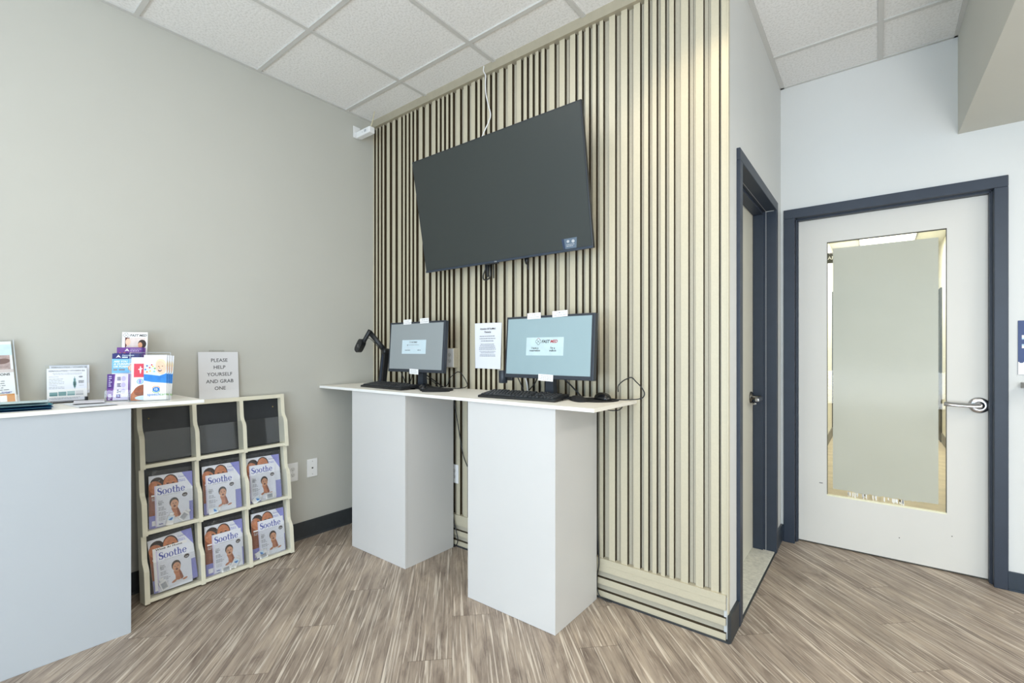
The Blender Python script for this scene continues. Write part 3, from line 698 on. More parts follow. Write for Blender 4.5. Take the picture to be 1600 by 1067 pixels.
# ---- document cameras
t = thing('document_camera', 'black document camera with folding arm at the left end of the tables', 'document camera', (-2.735, 2.02, TZ))
MB().box(-.055, .055, -.05, .07, 0, .014, BLKP, .004).obj('base', t)
MB().prism([(-.018, .01), (.030, .01), (.066, .235), (.024, .245)], -.018, .018, BLKP, 'y').prism([(.004, .02), (.014, .02), (.046, .225), (.038, .225)], -.020, -.0175, mat('column_inlay', '26344a', .35), 'y').obj('column', t)
MB().tube([(.047, 0, .235), (-.043, -.07, .372)], .017, BLKP, 10, sub=1, flat=.7).obj('arm', t)
MB().lathe([(.02, -.022), (.021, -.018), (.021, .018), (.02, .022)], BLKP, 20, Matrix.Translation((.047, 0, .235)) @ Matrix.Rotation(R(90), 4, 'X')).obj('elbow_joint', t)
Mn = Matrix.Translation((-.048, -.075, .375))
MB().tube([(-.030, -.072, .382), (-.062, -.09, .320), (-.072, -.092, .305)], .0145, BLKP, 10, sub=2, flat=.8).obj('neck', t)
hd = MB(); a = math.atan2(.075, -.085)
Mhd = Matrix.Translation((-.108, -.098, .275)) @ Matrix.Rotation(R(-38), 4, 'Y') @ Matrix.Rotation(R(-12), 4, 'Z')
p = []
for i in range(24):
    u = 2 * math.pi * i / 24
    p.append((.026 * math.copysign(abs(math.cos(u)) ** .7, math.cos(u)), .052 * math.copysign(abs(math.sin(u)) ** .6, math.sin(u))))
hd.prism([(q[0], q[1]) for q in p], -.018, .018, BLKP, 'y', Matrix.Translation((-.108, -.098, .275)) @ Matrix.Rotation(R(40), 4, 'Y'))
hd = hd.obj('camera_head', t)
ic = MB(); Mi = Matrix.Translation((-.108, -.1162, .275)) @ Matrix.Rotation(R(40), 4, 'Y'); A = Art()
A.rect(-.002, .004, .002, .010, GPLA); A.rect(-.002, -.014, .002, -.008, GPLA, True); A.rect(-.014, -.004, -.009, 0, GPLA, True); A.rect(.009, -.004, .014, 0, GPLA, True); A.ring(0, -.002, .005, .0035, GPLA, same=True)
A.into(ic, Mi); ic.obj('button_marks', hd, 'tiny pale grey button symbols')
tag(MB().tube([(-2.80, 1.925, 1.345), (-2.765, 1.95, 1.34), (-2.735, 1.985, 1.29), (-2.70, 2.03, 1.235), (-2.64, 2.06, 1.20), (-2.60, 2.10, 1.17)], .0022, BLKP, 6).obj('camera_cable'), 'thin black cable drooping from the document camera arm', 'cable')
t = thing('document_camera', 'black document camera behind the pale blue monitor, only its cylinder head showing', 'document camera', (-1.385, 2.132, TZ))
MB().box(-.045, .045, -.024, .024, 0, .012, BLKP, .004).obj('base', t)
MB().box(-.016, .016, -.014, .014, .010, .25, BLKP, .003).obj('column', t)
MB().tube([(0, -.002, .24), (-.12, -.03, .23), (-.21, -.07, .15), (-.222, -.082, .10)], .011, BLKP, 10, sub=4).obj('arm', t)
MB().lathe([(.003, 0), (.022, 0), (.0245, .004), (.0245, .066), (.022, .07), (.003, .07)], NAVP, 28, Matrix.Translation((-.263, -.102, .060))).box(-.245, -.205, -.097, -.077, .075, .115, BLKP, .003).obj('camera_head', t)

# ---- paper notice, outlets on the ribbed wall
t = thing('paper_notice', 'white printed paper notice taped to the ribbed wall between the monitors', 'notice', (-1.873, 2.1655, 1.149))
m = MB(); m.raw([(-.109, 0, 0), (-.04, -.002, 0), (.04, -.006, -.001), (.105, -.013, -.001), (.107, -.003, .276), (.04, -.001, .278), (-.04, 0, .279), (-.112, 0, .279)], [(0, 1, 6, 7), (1, 2, 5, 6), (2, 3, 4, 5)], PAPERC)
m.obj('sheet', t)
A = Art(); A.fit('Attention All FastMed', -.065, .062, .238, .017, INK, bold=.01); A.text('Patients', 0, .218, .017, INK, 'C', .01)
A.lines(-.07, .065, .196, 3, .0145, .004, INKG, 1, 'C'); A.lines(-.075, .068, .147, 4, .010, .0033, INKG, 2, 'C'); A.lines(-.072, .066, .104, 2, .009, .003, INKG, 3, 'C'); A.lines(-.07, .064, .083, 2, .008, .003, INKG, 4, 'C')
m = MB(); A.into(m, Matrix.Rotation(R(-2.0), 4, 'Z'), -.002, -.0042, 0); m.obj('printed_text', t)
def duplex(A, cx, cz, s=1.):
    for dz in (-.019, .019):
        A.ell(cx, cz + dz * s, .0165 * s, .0135 * s, mat('socket_face', 'd8d8d6', .4), same=dz > 0)
    for dz in (-.019, .019):
        A.rect(cx - .007 * s, cz + dz * s, cx - .0055 * s, cz + dz * s + .007 * s, DARKS, dz > 0); A.rect(cx + .0055 * s, cz + dz * s, cx + .007 * s, cz + dz * s + .006 * s, DARKS, True); A.ell(cx, cz + dz * s - .006 * s, .0022 * s, .0022 * s, DARKS, same=True)
    A.ell(cx, cz, .0022 * s, .0022 * s, GPLA, same=True)
def outlet(name, lab, cat, loc, rotz, w=.073, h_=.121, dep=.006, kind='duplex', boxm=None):
    t = thing(name, lab, cat, loc, (0, 0, R(rotz)))
    if boxm: MB().box(-w / 2 - .004, w / 2 + .004, 0, dep, -h_ / 2 - .004, h_ / 2 + .004, boxm, .003).obj('box', t); 
    y_ = 0 if not boxm else -.004
    pl = MB().box(-w / 2, w / 2, y_, y_ + .006, -h_ / 2, h_ / 2, WPLA, .0022)
    A = Art()
    if kind == 'duplex': duplex(A, 0, 0)
    else:
        A.ell(0, .045, .003, .003, GPLA); A.ell(0, -.042, .003, .003, GPLA, same=True); A.rect(-.006, -.006, .006, .005, GPLA, True); A.poly([(-.0045, .004), (.0045, .004), (.0045, -.002), (0, -.006), (-.0045, -.002)], DARKS)
    A.into(pl, None, 0, y_ - .0002, 0); pl.obj('cover_plate', t)
    return t
outlet('power_outlet', 'white duplex outlet in a beige box on the ribbed wall beside the grey monitor', 'outlet', (-2.170, 2.130, 1.212), 0, .066, .118, .037, 'duplex', GOLDR)
outlet('power_outlet', 'white outlet low on the ribbed wall, glimpsed between the pedestals', 'outlet', (-2.163, 2.161, .462), 0)
outlet('power_outlet', 'white duplex outlet on the left wall, partly behind the magazine rack', 'outlet', (XL + .006, 1.5395, .4575), 90)
outlet('phone_jack', 'white single-jack wall plate right of the duplex outlet on the left wall', 'wall plate', (XL + .006, 1.6765, .4615), 90, kind='jack')

# ---- desk and floor cables
def cable(name, lab, *ptss, r=.0027): 
    m = MB()
    for pts in ptss: m.tube(pts, r, BLKP, 8)
    return tag(m.obj(name), lab, 'cable')
Y = 2.125
cable('desk_cable', 'black cable looping up right of the grey monitor', [(-2.235, 2.05, 1.022), (-2.199, Y, 1.030), (-2.166, Y, 1.081), (-2.115, Y, 1.116), (-2.085, Y, 1.124), (-2.055, Y, 1.108), (-2.013, Y, 1.053), (-2.02, 2.12, 1.032), (-2.06, 2.10, 1.023), (-2.145, 2.06, 1.021)])
cable('desk_cable', 'black cable looping over the free end of the tables', [(-.988, 2.10, 1.060), (-1.0, Y, 1.085), (-.98, Y, 1.107), (-.955, Y, 1.122), (-.93, Y, 1.129), (-.908, Y, 1.110), (-.882, Y, 1.085), (-.866, Y, 1.055), (-.882, 2.12, 1.032), (-.94, 2.10, 1.024), (-1.02, 2.09, 1.022)])
for lab, r_, pts in (
    ('leftmost of the thin black cables hanging behind the grey monitor', .003, [(-2.66, 2.10, 1.16), (-2.625, 2.12, 1.075), (-2.60, Y, 1.022)]),
    ('black cable slanting left under the middle of the grey monitor', .003, [(-2.515, 2.10, 1.15), (-2.53, 2.12, 1.08), (-2.575, Y, 1.022)]),
    ('thick black cable slanting right behind the stand of the grey monitor', .0038, [(-2.42, 2.09, 1.13), (-2.33, 2.12, 1.072), (-2.235, 2.13, 1.022)]),
    ('thin black cable crossing low behind the grey monitor stand', .0025, [(-2.40, 2.09, 1.09), (-2.32, 2.12, 1.055), (-2.27, 2.12, 1.022)]),
    ('leftmost thin black cable hanging behind the pale blue monitor', .003, [(-1.63, 2.10, 1.16), (-1.595, 2.12, 1.075), (-1.57, Y, 1.022)]),
    ('black cable slanting left from under the pale blue monitor', .0035, [(-1.45, 2.09, 1.15), (-1.49, 2.12, 1.085), (-1.554, Y, 1.022)]),
    ('thick black cable slanting right of the pale blue monitor stand', .004, [(-1.33, 2.09, 1.14), (-1.28, 2.12, 1.09), (-1.245, 2.12, 1.06), (-1.205, Y, 1.022)])):
    cable('monitor_cable', lab, pts, r=r_)
tag(MB().tube([(-1.575, 2.10, 1.15), (-1.553, 2.12, 1.09), (-1.542, 2.12, 1.022)], .0042, WPLA, 8).obj('desk_cable'), 'white cable behind the pale blue monitor', 'cable')
cable('hanging_cable', 'black cable hanging between the two pedestals', [(-2.147, 2.13, 1.0), (-2.143, 2.14, .933), (-2.12, 2.145, .819), (-2.093, 2.148, .688), (-2.067, 2.15, .587), (-2.02, 2.15, .51), (-1.96, 2.15, .44)], [(-2.158, 2.14, .30), (-2.150, 2.14, .188), (-2.12, 2.14, .095), (-2.109, 2.14, .054), (-2.122, 2.135, .012), (-2.16, 2.13, .006)], r=.003)
cable('hanging_cable', 'black cable running down behind the nearest pedestal to the floor', [(-1.13, 2.145, .45), (-1.122, 2.145, .30), (-1.112, 2.14, .182), (-1.122, 2.14, .118), (-1.122, 2.14, .05), (-1.100, 2.135, .016), (-1.066, 2.135, .008), (-1.04, 2.14, .008)], r=.003)
cable('under_table_cable', 'short black cable sagging under the free table end', [(-1.09, 2.10, .998), (-1.048, 2.105, .968), (-1.0, 2.105, .968), (-.982, 2.11, .975), (-.976, 2.12, .985)], r=.0025)

# ---- small white camera near the ceiling corner
t = thing('wall_camera', 'small white box camera on the left wall in the ceiling corner', 'security camera', (-3.036, 2.02, 2.835))
Mc = Matrix.Rotation(R(0), 4, 'Y')
MB().box(.03, .195, -.024, .022, -.022, .022, WPLA, .006).obj('body', t)
MB().box(0, .006, -.028, .028, -.01, .075, WPLA, .002).tube([(.004, 0, .03), (.03, 0, .012), (.06, 0, .004)], .011, WPLA, 10, sub=2).obj('bracket', t)
A = Art(); A.rect(.13, -.008, .155, .01, INKL); A.rect(.105, -.004, .112, .003, INKL, True); m = MB(); A.into(m, None, 0, -.0242, 0); m.obj('label', t)
tag(MB().tube([(-2.862, 2.02, 2.858), (-2.855, 2.03, 2.90), (-2.87, 2.05, 2.95), (-2.872, 2.06, 2.99)], .0035, mat('cream_cable', 'd8cfae', .5), 8).obj('camera_wire'), 'cream wire from the small white camera up to the ceiling', 'cable')

# ---- wall fittings at the far right
t = thing('wall_sign', 'navy and white sign on the wall beside the glazed door, cut by the frame edge', 'sign', (.578, YD - .005, 1.134))
MB().box(0, .20, 0, .005, 0, .281, SIGNB, .001).obj('panel', t)
A = Art(); A.rect(0, 0, .2, .066, PAPER); A.ell(.012, .066, .008, .006, SIGNB); A.rect(.0135, .183, .17, .205, SIGNL); A.rect(.0135, .19, .17, .205, PAPER); A.rect(.0135, .137, .15, .158, SIGNL, True); A.rect(.0135, .137, .15, .150, PAPER)
m = MB(); A.into(m, None, 0, -.0002, 0); m.obj('printed_blocks', t)
tag(MB().prism([(0, 0), (-.09, .012), (-.09, .03), (0, .03)], .588, .80, mat('grey_shelf', 'a9a8a4', .5), 'x', Matrix.Translation((0, YD, 1.063))).obj('wall_shelf'), 'small grey shelf edge under the navy sign', 'shelf')
t = thing('corridor_sign', 'dark blade sign with white letters high in the corridor behind the glazed door', 'sign', (-.528, 7.0, 2.345))
MB().box(0, .115, 0, .02, 0, .125, SIGND, .002).obj('blade', t)
A = Art(); A.text('AM', .04, .042, .058, PAPER, 'L', .01); m = MB(); A.into(m, None, 0, -.0004, 0); m.obj('lettering', t)
t = thing('ceiling_light', 'bright ceiling light in the corridor behind the glazed door', 'light', (.1, 7.9, 2.76))
MB().box(-.31, .31, -.61, .61, -.012, 0, GPLA).obj('frame', t); MB().box(-.29, .29, -.59, .59, -.016, -.011, LIT).obj('diffuser', t)

# ---- magazine rack leaning on the left wall
RW, RH, RT = .760, .984, .328
rot_r = Euler((R(-6), 0, R(91.9)))
Mr = Matrix.Translation((-2.905, .700, 0)) @ rot_r.to_matrix().to_4x4()
rk = thing('magazine_rack', 'cream nine-pocket magazine rack with black backing leaning on the left wall', 'magazine rack', (-2.905, .700, 0), tuple(rot_r))
prof = []
for j in range(3):
    z = j * RT; prof += [(-.075, z), (-.075, z + .155), (-.069, z + .172), (-.053, z + .195), (-.048, z + .212), (-.048, z + RT - .002)]
prof += [(0, RH), (0, 0)]
prof[-3] = (-.048, RH)
TH, DV = .022, .020; PW = (RW - 2 * TH - 2 * DV) / 3
cols = [TH + i * (PW + DV) for i in range(3)]
MB().prism(prof, 0, TH, CREAM, 'x').obj('side_panel', rk); MB().prism(prof, RW - TH, RW, CREAM, 'x').obj('side_panel', rk)
for i in (0, 1): MB().prism(prof, cols[i] + PW, cols[i] + PW + DV, CREAM, 'x').obj('divider', rk)
MB().box(TH * .5, RW - TH * .5, -.009, -.001, .01, RH - .01, RACKB).obj('back_panel', rk)
MB().box(TH - .002, RW - TH + .002, -.047, -.001, RH - .024, RH - .0005, CREAM, .002).obj('top_rail', rk)
for j in range(3):
    for i in range(3):
        MB().box(cols[i] - .001, cols[i] + PW + .001, -.073, -.006, j * RT + .004, j * RT + .022, CREAM, .002).obj('pocket_floor', rk)
        r_ = .012; a0, a1, b0, b1 = cols[i] + .004, cols[i] + PW - .001, j * RT + .034, j * RT + .188
        o2 = [(a0, b1), (a0, b0 + r_)] + [(a0 + r_ - r_ * math.cos(R(q)), b0 + r_ - r_ * math.sin(R(q))) for q in (30, 60, 90)] + [(a1, b0), (a1, b1)]
        MB().prism(o2, -.0715, -.0695, ACRYR, 'y').obj('pocket_front', rk, 'clear plastic pocket front')
for x_ in (.06, RW - .055):
    MB().lathe([(.0035, 0), (.003, .002)], mat('brass_screw', 'b9a25e', .4, .8), 12, Matrix.Translation((x_, -.009, RH - .075)) @ Matrix.Rotation(R(90), 4, 'X')).obj('screw', rk)

def mag_art():
    A = Art(); W, Hh = .196, .262
    A.rect(0, 0, W, Hh, PAPERC); A.rect(0, .06, .062, .215, SKIND); A.rect(.062, .15, .13, .205, PAPERG, True)
    A.rect(0, 0, .07, .062, LAV); A.rect(W - .035, 0, W, .105, LAV, True); A.poly([(W - .05, Hh), (W, Hh), (W, Hh - .085)], LAV, True)
    A.rect(.012, .012, .036, .036, PAPER)
    A.ell(.036, .222, .030, .030, HAIR, 30); A.ell(.095, .214, .0345, .045, HAIR, 4); A.ell(.030, .200, .0285, .036, SKIN, 30); A.ell(.041, .212, .007, .0035, HAIR, -20); A.ell(.052, .196, .006, .005, SKIND, 10, True); A.ell(.044, .180, .010, .004, LIP, 10, True)
    A.ell(.094, .206, .0325, .0475, SKIN, 4); A.ell(.082, .214, .0065, .003, HAIR); A.ell(.106, .215, .0065, .003, HAIR, same=True); A.ell(.094, .203, .006, .0045, SKIND, same=True); A.ell(.126, .206, .005, .010, SKIND, same=True); A.ell(.093, .186, .014, .006, LIP, same=True); A.ell(.093, .1875, .011, .0025, PAPER)
    A.fit('CeraVe', .130, .166, .236, .013, SOOTH, bold=.0); A.lines(.128, .162, .222, 2, .007, .003, LAV, 8)
    A.ell(.140, .195, .004, .004, SOOTH); A.lines(.010, .050, .157, 1, .01, .008, PAPER, 12); A.lines(.012, .058, .145, 2, .008, .004, PAPERG, 4)
    return A
def book_art(head=False):
    A = Art(); W, Hh = .152, .205
    A.rect(0, 0, W, Hh, PAPERC); A.rect(0, 0, .006, Hh, LAVL)
    A.soothe(.012, .158, .124, SOOTH, 1.25); A.lines(.035, .115, .150, 1, .006, .0025, INKL, 3)
    baby(A, .068, .022, .077)
    A.ell(.133, .137, .0125, .0105, HAIR, 10); A.lines(.126, .142, .1355, 2, .004, .002, PAPERG, 11)
    for k_, tx in enumerate(('Your', "Baby's", 'Skin')): A.text(tx, .014, .122 - k_ * .0085, .0095, INK, 'L', .012)
    A.lines(.014, .046, .092, 3, .0065, .0025, INKG, 5); A.lines(.014, .054, .066, 3, .0065, .0025, INKG, 6); A.lines(.014, .046, .042, 3, .0065, .0025, INKL, 7)
    A.text('baby', .014, .009, .010, SOOTH, 'L', .03)
    return A
def bottle(parent, x, z, rot, flip, s=1.):
    Mb = Matrix.Translation((x, -.0115, z)) @ Matrix.Rotation(R(rot), 4, 'Y') @ Matrix.Scale(s, 4)
    m = MB(); m.box(-.017, .017, -.004, .004, -.028, .022, WPLA, .004, Mb); m.box(-.010, .010, -.004, .004, .022, .036, WPLA, .003, Mb)
    o = m.obj('sample_tube', parent); A = Art(); m = MB()
    if flip:
        A.rect(-.012, -.020, .012, .012, INKL); A.lines(-.010, .010, .005, 4, .006, .0025, INKG, 5)
    else:
        A.rect(-.013, -.004, .013, .016, SKYL); A.poly([(-.010, .0), (.004, .012), (.010, .008), (-.002, -.003)], BLUE); A.rect(-.006, -.002, .006, .002, BLUE, True)
    A.into(m, Mb, 0, -.0042, 0); m.obj('label_print', o)
def kit(lab, col, row, dx=0., dz=0., rot=0., bx=.022, bz=.004, brot=0., tubes=(), head=False, seed=0):
    root = thing('bagged_magazine_kit', lab, 'magazine', group='bagged baby-care magazines in the rack')
    root.matrix_world = Mr @ Matrix.Translation((cols[col] + PW / 2 - .098 + dx, -.040, row * RT + .0235 + dz)) @ Matrix.Rotation(R(-4.5), 4, 'X') @ Matrix.Rotation(R(rot), 4, 'Y')
    m = MB(); m.box(0, .196, 0, .003, 0, .262, PAPER); mag_art().into(m); m.obj('magazine', root)
    Mb = Matrix.Translation((bx, -.0055, bz)) @ Matrix.Rotation(R(brot), 4, 'Y')
    m = MB()
    if head:
        m.box(-.012, .140, .0015, .003, .01, .217, PAPER, 0, Mb); A = Art(); A.fit('Week At Home', .0, .118, .2035, .015, INK, bold=.03); A.into(m, Mb, 0, .0014, 0)
    m.box(0, .152, 0, .0014, 0, .205, PAPER, 0, Mb); book_art().into(m, Mb); m.obj('booklet', root)
    for t_ in tubes: bottle(root, *t_)
    rnd = random.Random(seed); nx, nz = 14, 18; v = []; f = []
    for j in range(nz + 1):
        for i in range(nx + 1):
            e = 1 if j in (0,) or i in (0, nx) else 0
            v.append((-.006 + .210 * i / nx + (rnd.random() - .5) * .004, (-.0005 if e else -.0185 + rnd.random() * .003), -.001 + .288 * j / nz + (rnd.random() - .5) * .003 * (j > 0)))
    for j in range(nz):
        for i in range(nx): q = j * (nx + 1) + i; f.append((q, q + 1, q + nx + 2, q + nx + 1))
    MB().raw(v, f, BAG, False).obj('plastic_bag', root, 'clear crinkled plastic bag')
    return root
kit('bagged baby magazine in the left pocket of the middle row of the rack', 0, 1, .0, 0, 2.5, .026, .004, -1, [(.088, .028, 12, False), (.150, .036, 42, True)], seed=1)
kit('bagged baby magazine in the centre pocket of the middle row of the rack', 1, 1, .004, 0, 1, .010, .006, 1, [(.045, .016, 84, False)], seed=2)
kit('bagged baby magazine in the right pocket of the middle row of the rack', 2, 1, -.006, .001, 1, .008, .012, 1, [(.040, .016, 60, False), (.120, .022, 86, True)], seed=3)
kit('bagged baby magazine with an extra sheet, in the left pocket of the bottom row', 0, 0, .012, .005, -3.5, .016, -.001, 3, [(.040, .030, -14, True)], True, seed=4)
kit('bagged baby magazine in the centre pocket of the bottom row of the rack', 1, 0, .0, 0, 2, .036, .004, -1, [(.146, .032, 30, False), (.10, .012, 84, True)], seed=5)
kit('bagged baby magazine in the right pocket of the bottom row of the rack', 2, 0, .0, 0, 2, .038, .006, -1, [(.040, .030, 70, False), (.06, .014, 80, True)], seed=6)

# ---- paper sign on top of the rack
t = thing('paper_sign', 'grey-white paper sign asking people to help themselves, standing on the rack', 'sign', (-3.004, .992, .9795), (R(-4), 0, R(90)))
m = MB(); m.box(0, .2085, 0, .0012, 0, .272, PAPERG)
A = Art()
for k_, s_t in enumerate(('PLEASE', 'HELP', 'YOURSELF', 'AND GRAB', 'ONE')):
    A.text(s_t, .108, .214 - k_ * .0405, .0285, INK, 'C', .008)
A.into(m); m.obj('sheet', t)
MB().box(.055, .135, .0005, .0012, .268, .283, clear_mat('clear_tape', (.93, .93, .92), .06, .2)).obj('tape', t)

# ---- things on the counter
CT = 1.018
def leaflet(name, lab, Mx, w, h_, art=None, group=None, th=.0012, edge=PAPER, cat='brochure'):
    m = MB(); m.box(0, w, 0, th, 0, h_, edge)
    if art: A = Art(); art(A, w, h_); A.into(m)
    o = m.obj(name); o.matrix_world = Mx
    return tag(o, lab, cat, group)
def acrylic_holder(lab, Mx, w, tiers, back_h, lip, rnd=True):
    """clear leaflet holder; tiers = list of (y, base z)"""
    t = thing('brochure_holder', lab, 'brochure holder'); t.matrix_world = Mx
    D = tiers[-1][0] + .034
    for k_, (y, z) in enumerate(tiers):
        m = MB(); m.box(-.003, w + .003, y - .004, y - .002, 0 if k_ == 0 else tiers[k_ - 1][1], z + lip, ACRY); m.box(-.003, w + .003, y - .004, y + .034, max(z - .002, 0), z, ACRY)
        m.obj('pocket', t)
    r_ = .012
    o2 = [(-.003, 0), (w + .003, 0), (w + .003, back_h - r_)] + [(w + .003 - r_ + r_ * math.cos(R(q)), back_h - r_ + r_ * math.sin(R(q))) for q in (30, 60, 90)] + [(r_ - .003 - r_ * math.sin(R(q)), back_h - r_ + r_ * math.cos(R(q))) for q in (0, 30, 60, 90)]
    MB().prism(o2, D, D + .002, ACRY, 'y').obj('back', t)
    for xx in (-.003, w + .001):
        p = [(tiers[0][0] - .004, 0), (D + .002, 0), (D + .002, tiers[-1][1] + .11)]
        for y, z in reversed(tiers): p += [(y + .03, z + .10), (y - .004, z + lip)]
        q = []
        for a in p:
            if a not in q: q.append(a)
        MB().prism(q, xx, xx + .002, ACRY, 'x').obj('side', t)
    m = MB(); e_ = .0012
    m.box(-.004, w + .004, -e_ + tiers[0][0] - .003, tiers[0][0] - .002, 0, .002, ACRYE); m.box(w + .002, w + .0042, tiers[0][0] - .004, tiers[0][0] - .0025, 0, lip, ACRYE); m.box(-.0042, -.002, tiers[0][0] - .004, tiers[0][0] - .0025, 0, lip, ACRYE)
    m.obj('edging', t, 'bright polished front edges'); m = MB()
    m.box(w + .002, w + .004, D, D + .0025, 0, back_h - .0005, ACRYE); m.box(-.004, -.002, D, D + .0025, 0, back_h - .0005, ACRYE); m.box(-.003, w + .003, D, D + .002, back_h - .0015, back_h, ACRYE)
    m.obj('edging', t, 'bright polished back edges')
    return t
MA = Matrix.Translation((-2.845, .558, CT)) @ Matrix.Rotation(R(62), 4, 'Z')
acrylic_holder('clear four-tier brochure holder at the free end of the counter', MA, .110, [(0, .004), (.052, .036), (.106, .075), (.160, .118)], .24, .05)
def lean(M0, x, y, z, tilt, roll=0., yaw=0.): return M0 @ Matrix.Translation((x, y, z)) @ Matrix.Rotation(R(yaw), 4, 'Z') @ Matrix.Rotation(R(-tilt), 4, 'X') @ Matrix.Rotation(R(roll), 4, 'Y')
def a_lav(A, w, h_):
    A.rect(0, 0, w, h_, LAVL); A.poly([(0, 0), (.022, 0), (.030, h_), (0, h_)], PURP); A.rect(.0, h_ * .45, .024, h_, PURD); A.rect(w - .028, 0, w, h_, PURP)
    A.poly([(w - .018, h_ * .8), (w - .012, h_ * .92), (w - .006, h_ * .8), (w - .012, h_ * .84)], LAVL); A.lines(.006, .018, h_ * .9, 6, .009, .003, LAVL, 3); A.lines(.005, .02, h_ * .2, 4, .007, .004, LAVL, 9)
    for k_ in range(3):
        z = h_ * (.82 - k_ * .24); A.ell(.062, z, .008, .012, mat('lilac_blot', 'b9b0dc', .7)); A.lines(.038, .054, z + .004, 3, .006, .0035, INK, 20 + k_)
    A.rect(.036, .012, .052, .028, PURD); A.rect(.040, .016, .048, .024, LAV)
def a_are(A, w, h_):
    A.rect(0, 0, w, h_, PAPER); A.rect(0, h_ - .095, w, h_ - .024, SKY); A.rect(0, h_ - .026, w, h_, NAVI)
    A.poly([(.014, h_ - .021), (.024, h_ - .006), (.034, h_ - .021), (.024, h_ - .0165)], PAPER); A.text('Association', .038, h_ - .012, .010, SKYL, 'L', .01); A.lines(.038, .075, h_ - .021, 1, .01, .005, SKYL, 6)
    for k_, s_t in enumerate(('ARE YOU', 'A CURRENT', 'OR FORMER')): A.text(s_t, .006, h_ - .043 - k_ * .0125, .0125, PAPER, 'L', .03, .15)
    A.lines(.006, .062, h_ - .0825, 1, .01, .008, INKG, 15)
    A.ell(w - .018, h_ - .068, .026, .020, OCHRE, 15); A.ell(w - .018, h_ - .068, .024, .018, PINK, 15); A.ring(w - .016, h_ - .068, .013, .010, PAPER, 30, 330)
def a_pur(A, w, h_):
    A.rect(0, 0, w, h_, PURP); A.poly([(.030, h_ - .020), (.040, h_ - .005), (.050, h_ - .020), (.040, h_ - .0155)], PAPER); A.text('ASSOCIATION', .053, h_ - .012, .008, LAVL, 'L'); A.lines(.053, .090, h_ - .019, 1, .01, .003, LAVL, 4)
    A.fit('Do These Symptoms', .010, .098, h_ - .035, .013, ORNG, bold=.03)
    A.rect(w - .008, 0, w, h_, PURD)
def a_fm(A, w, h_):
    A.rect(0, 0, w, h_, PAPER); logo(A, .016, h_ - .0215, .0155, INK)
    A.rect(.012, h_ - .10, w - .008, h_ - .028, mat('pale_room_ink', 'd9cbc6', .7, .0, .12)); A.poly([(.012, h_ - .10), (.012, h_ - .028), (.030, h_ - .028), (.026, h_ - .055), (.018, h_ - .07)], LIP); A.ell(.024, h_ - .050, .010, .018, PINK)
    A.ell(w - .022, h_ - .060, .017, .022, HAIR); A.ell(w - .030, h_ - .066, .009, .015, SKINL); A.rect(.030, h_ - .10, .055, h_ - .085, SKIN)
Lz = 2
for k_ in range(3): leaflet('brochure', 'white clinic brochure with logo and photo, standing in the rear tier of the tall holder' if k_ == 0 else 'plain white edges of brochures stacked behind the rear-tier clinic brochure', lean(MA, .009 - .002 * k_, .165 + .006 * k_, .119, 5), .104, .216, a_fm if k_ == 0 else None, None if k_ == 0 else 'spare clinic brochures')
for k_ in range(2): leaflet('brochure', 'purple health brochure with orange heading in the third tier of the tall holder' if k_ == 0 else 'spare purple brochure tucked behind the one with an orange heading', lean(MA, .004 + .004 * k_, .111 + .005 * k_, .052, 4, 1 * k_), .106, .205, a_pur if k_ == 0 else None, None, edge=PURP)
for k_ in range(2): leaflet('brochure', 'sky-blue smoker screening brochure with a navy band, in the second tier' if k_ == 0 else 'spare navy-edged brochure tucked behind the sky-blue one', lean(MA, .002 + .004 * k_, .057 + .006 * k_, .029, 4, .5 * k_), .106, .198 + .002 * k_, a_are if k_ == 0 else None, None, edge=NAVI)
for k_ in range(2): leaflet('brochure', 'purple and lilac brochure in the front tier of the tall holder' if k_ == 0 else 'spare purple brochure tucked behind the lilac one in the front tier', lean(MA, .0 + .004 * k_, .004 + .006 * k_, .006, 5), .108, .124, a_lav if k_ == 0 else None, None, edge=LAVL if k_ == 0 else PURP)
MBx = Matrix.Translation((-2.757, .624, CT)) @ Matrix.Rotation(R(67.8), 4, 'Z')
acrylic_holder('clear single-pocket brochure holder in front of the tall one', MBx, .150, [(0, .003)], .232, .040)
def a_red(A, w, h_):
    A.rect(0, 0, w, h_, PAPER); A.rect(.010, h_ - .095, w * .72, h_ - .030, RED); A.ell(.035, h_ - .06, .003, .018, PAPER); A.poly([(.027, h_ - .055), (.043, h_ - .052), (.043, h_ - .056), (.027, h_ - .060)], PAPER)
    A.ring(.034, h_ - .115, .013, .009, SKY); A.ell(.034, h_ - .115, .006, .009, LAV)
    A.poly([(0, .03), (.012, .05), (.07, .085), (.10, .07), (.10, 0), (0, 0)], SKIN); A.ell(.045, .048, .035, .026, SKIND, 20); A.ell(.06, .012, .045, .012, SKYL)
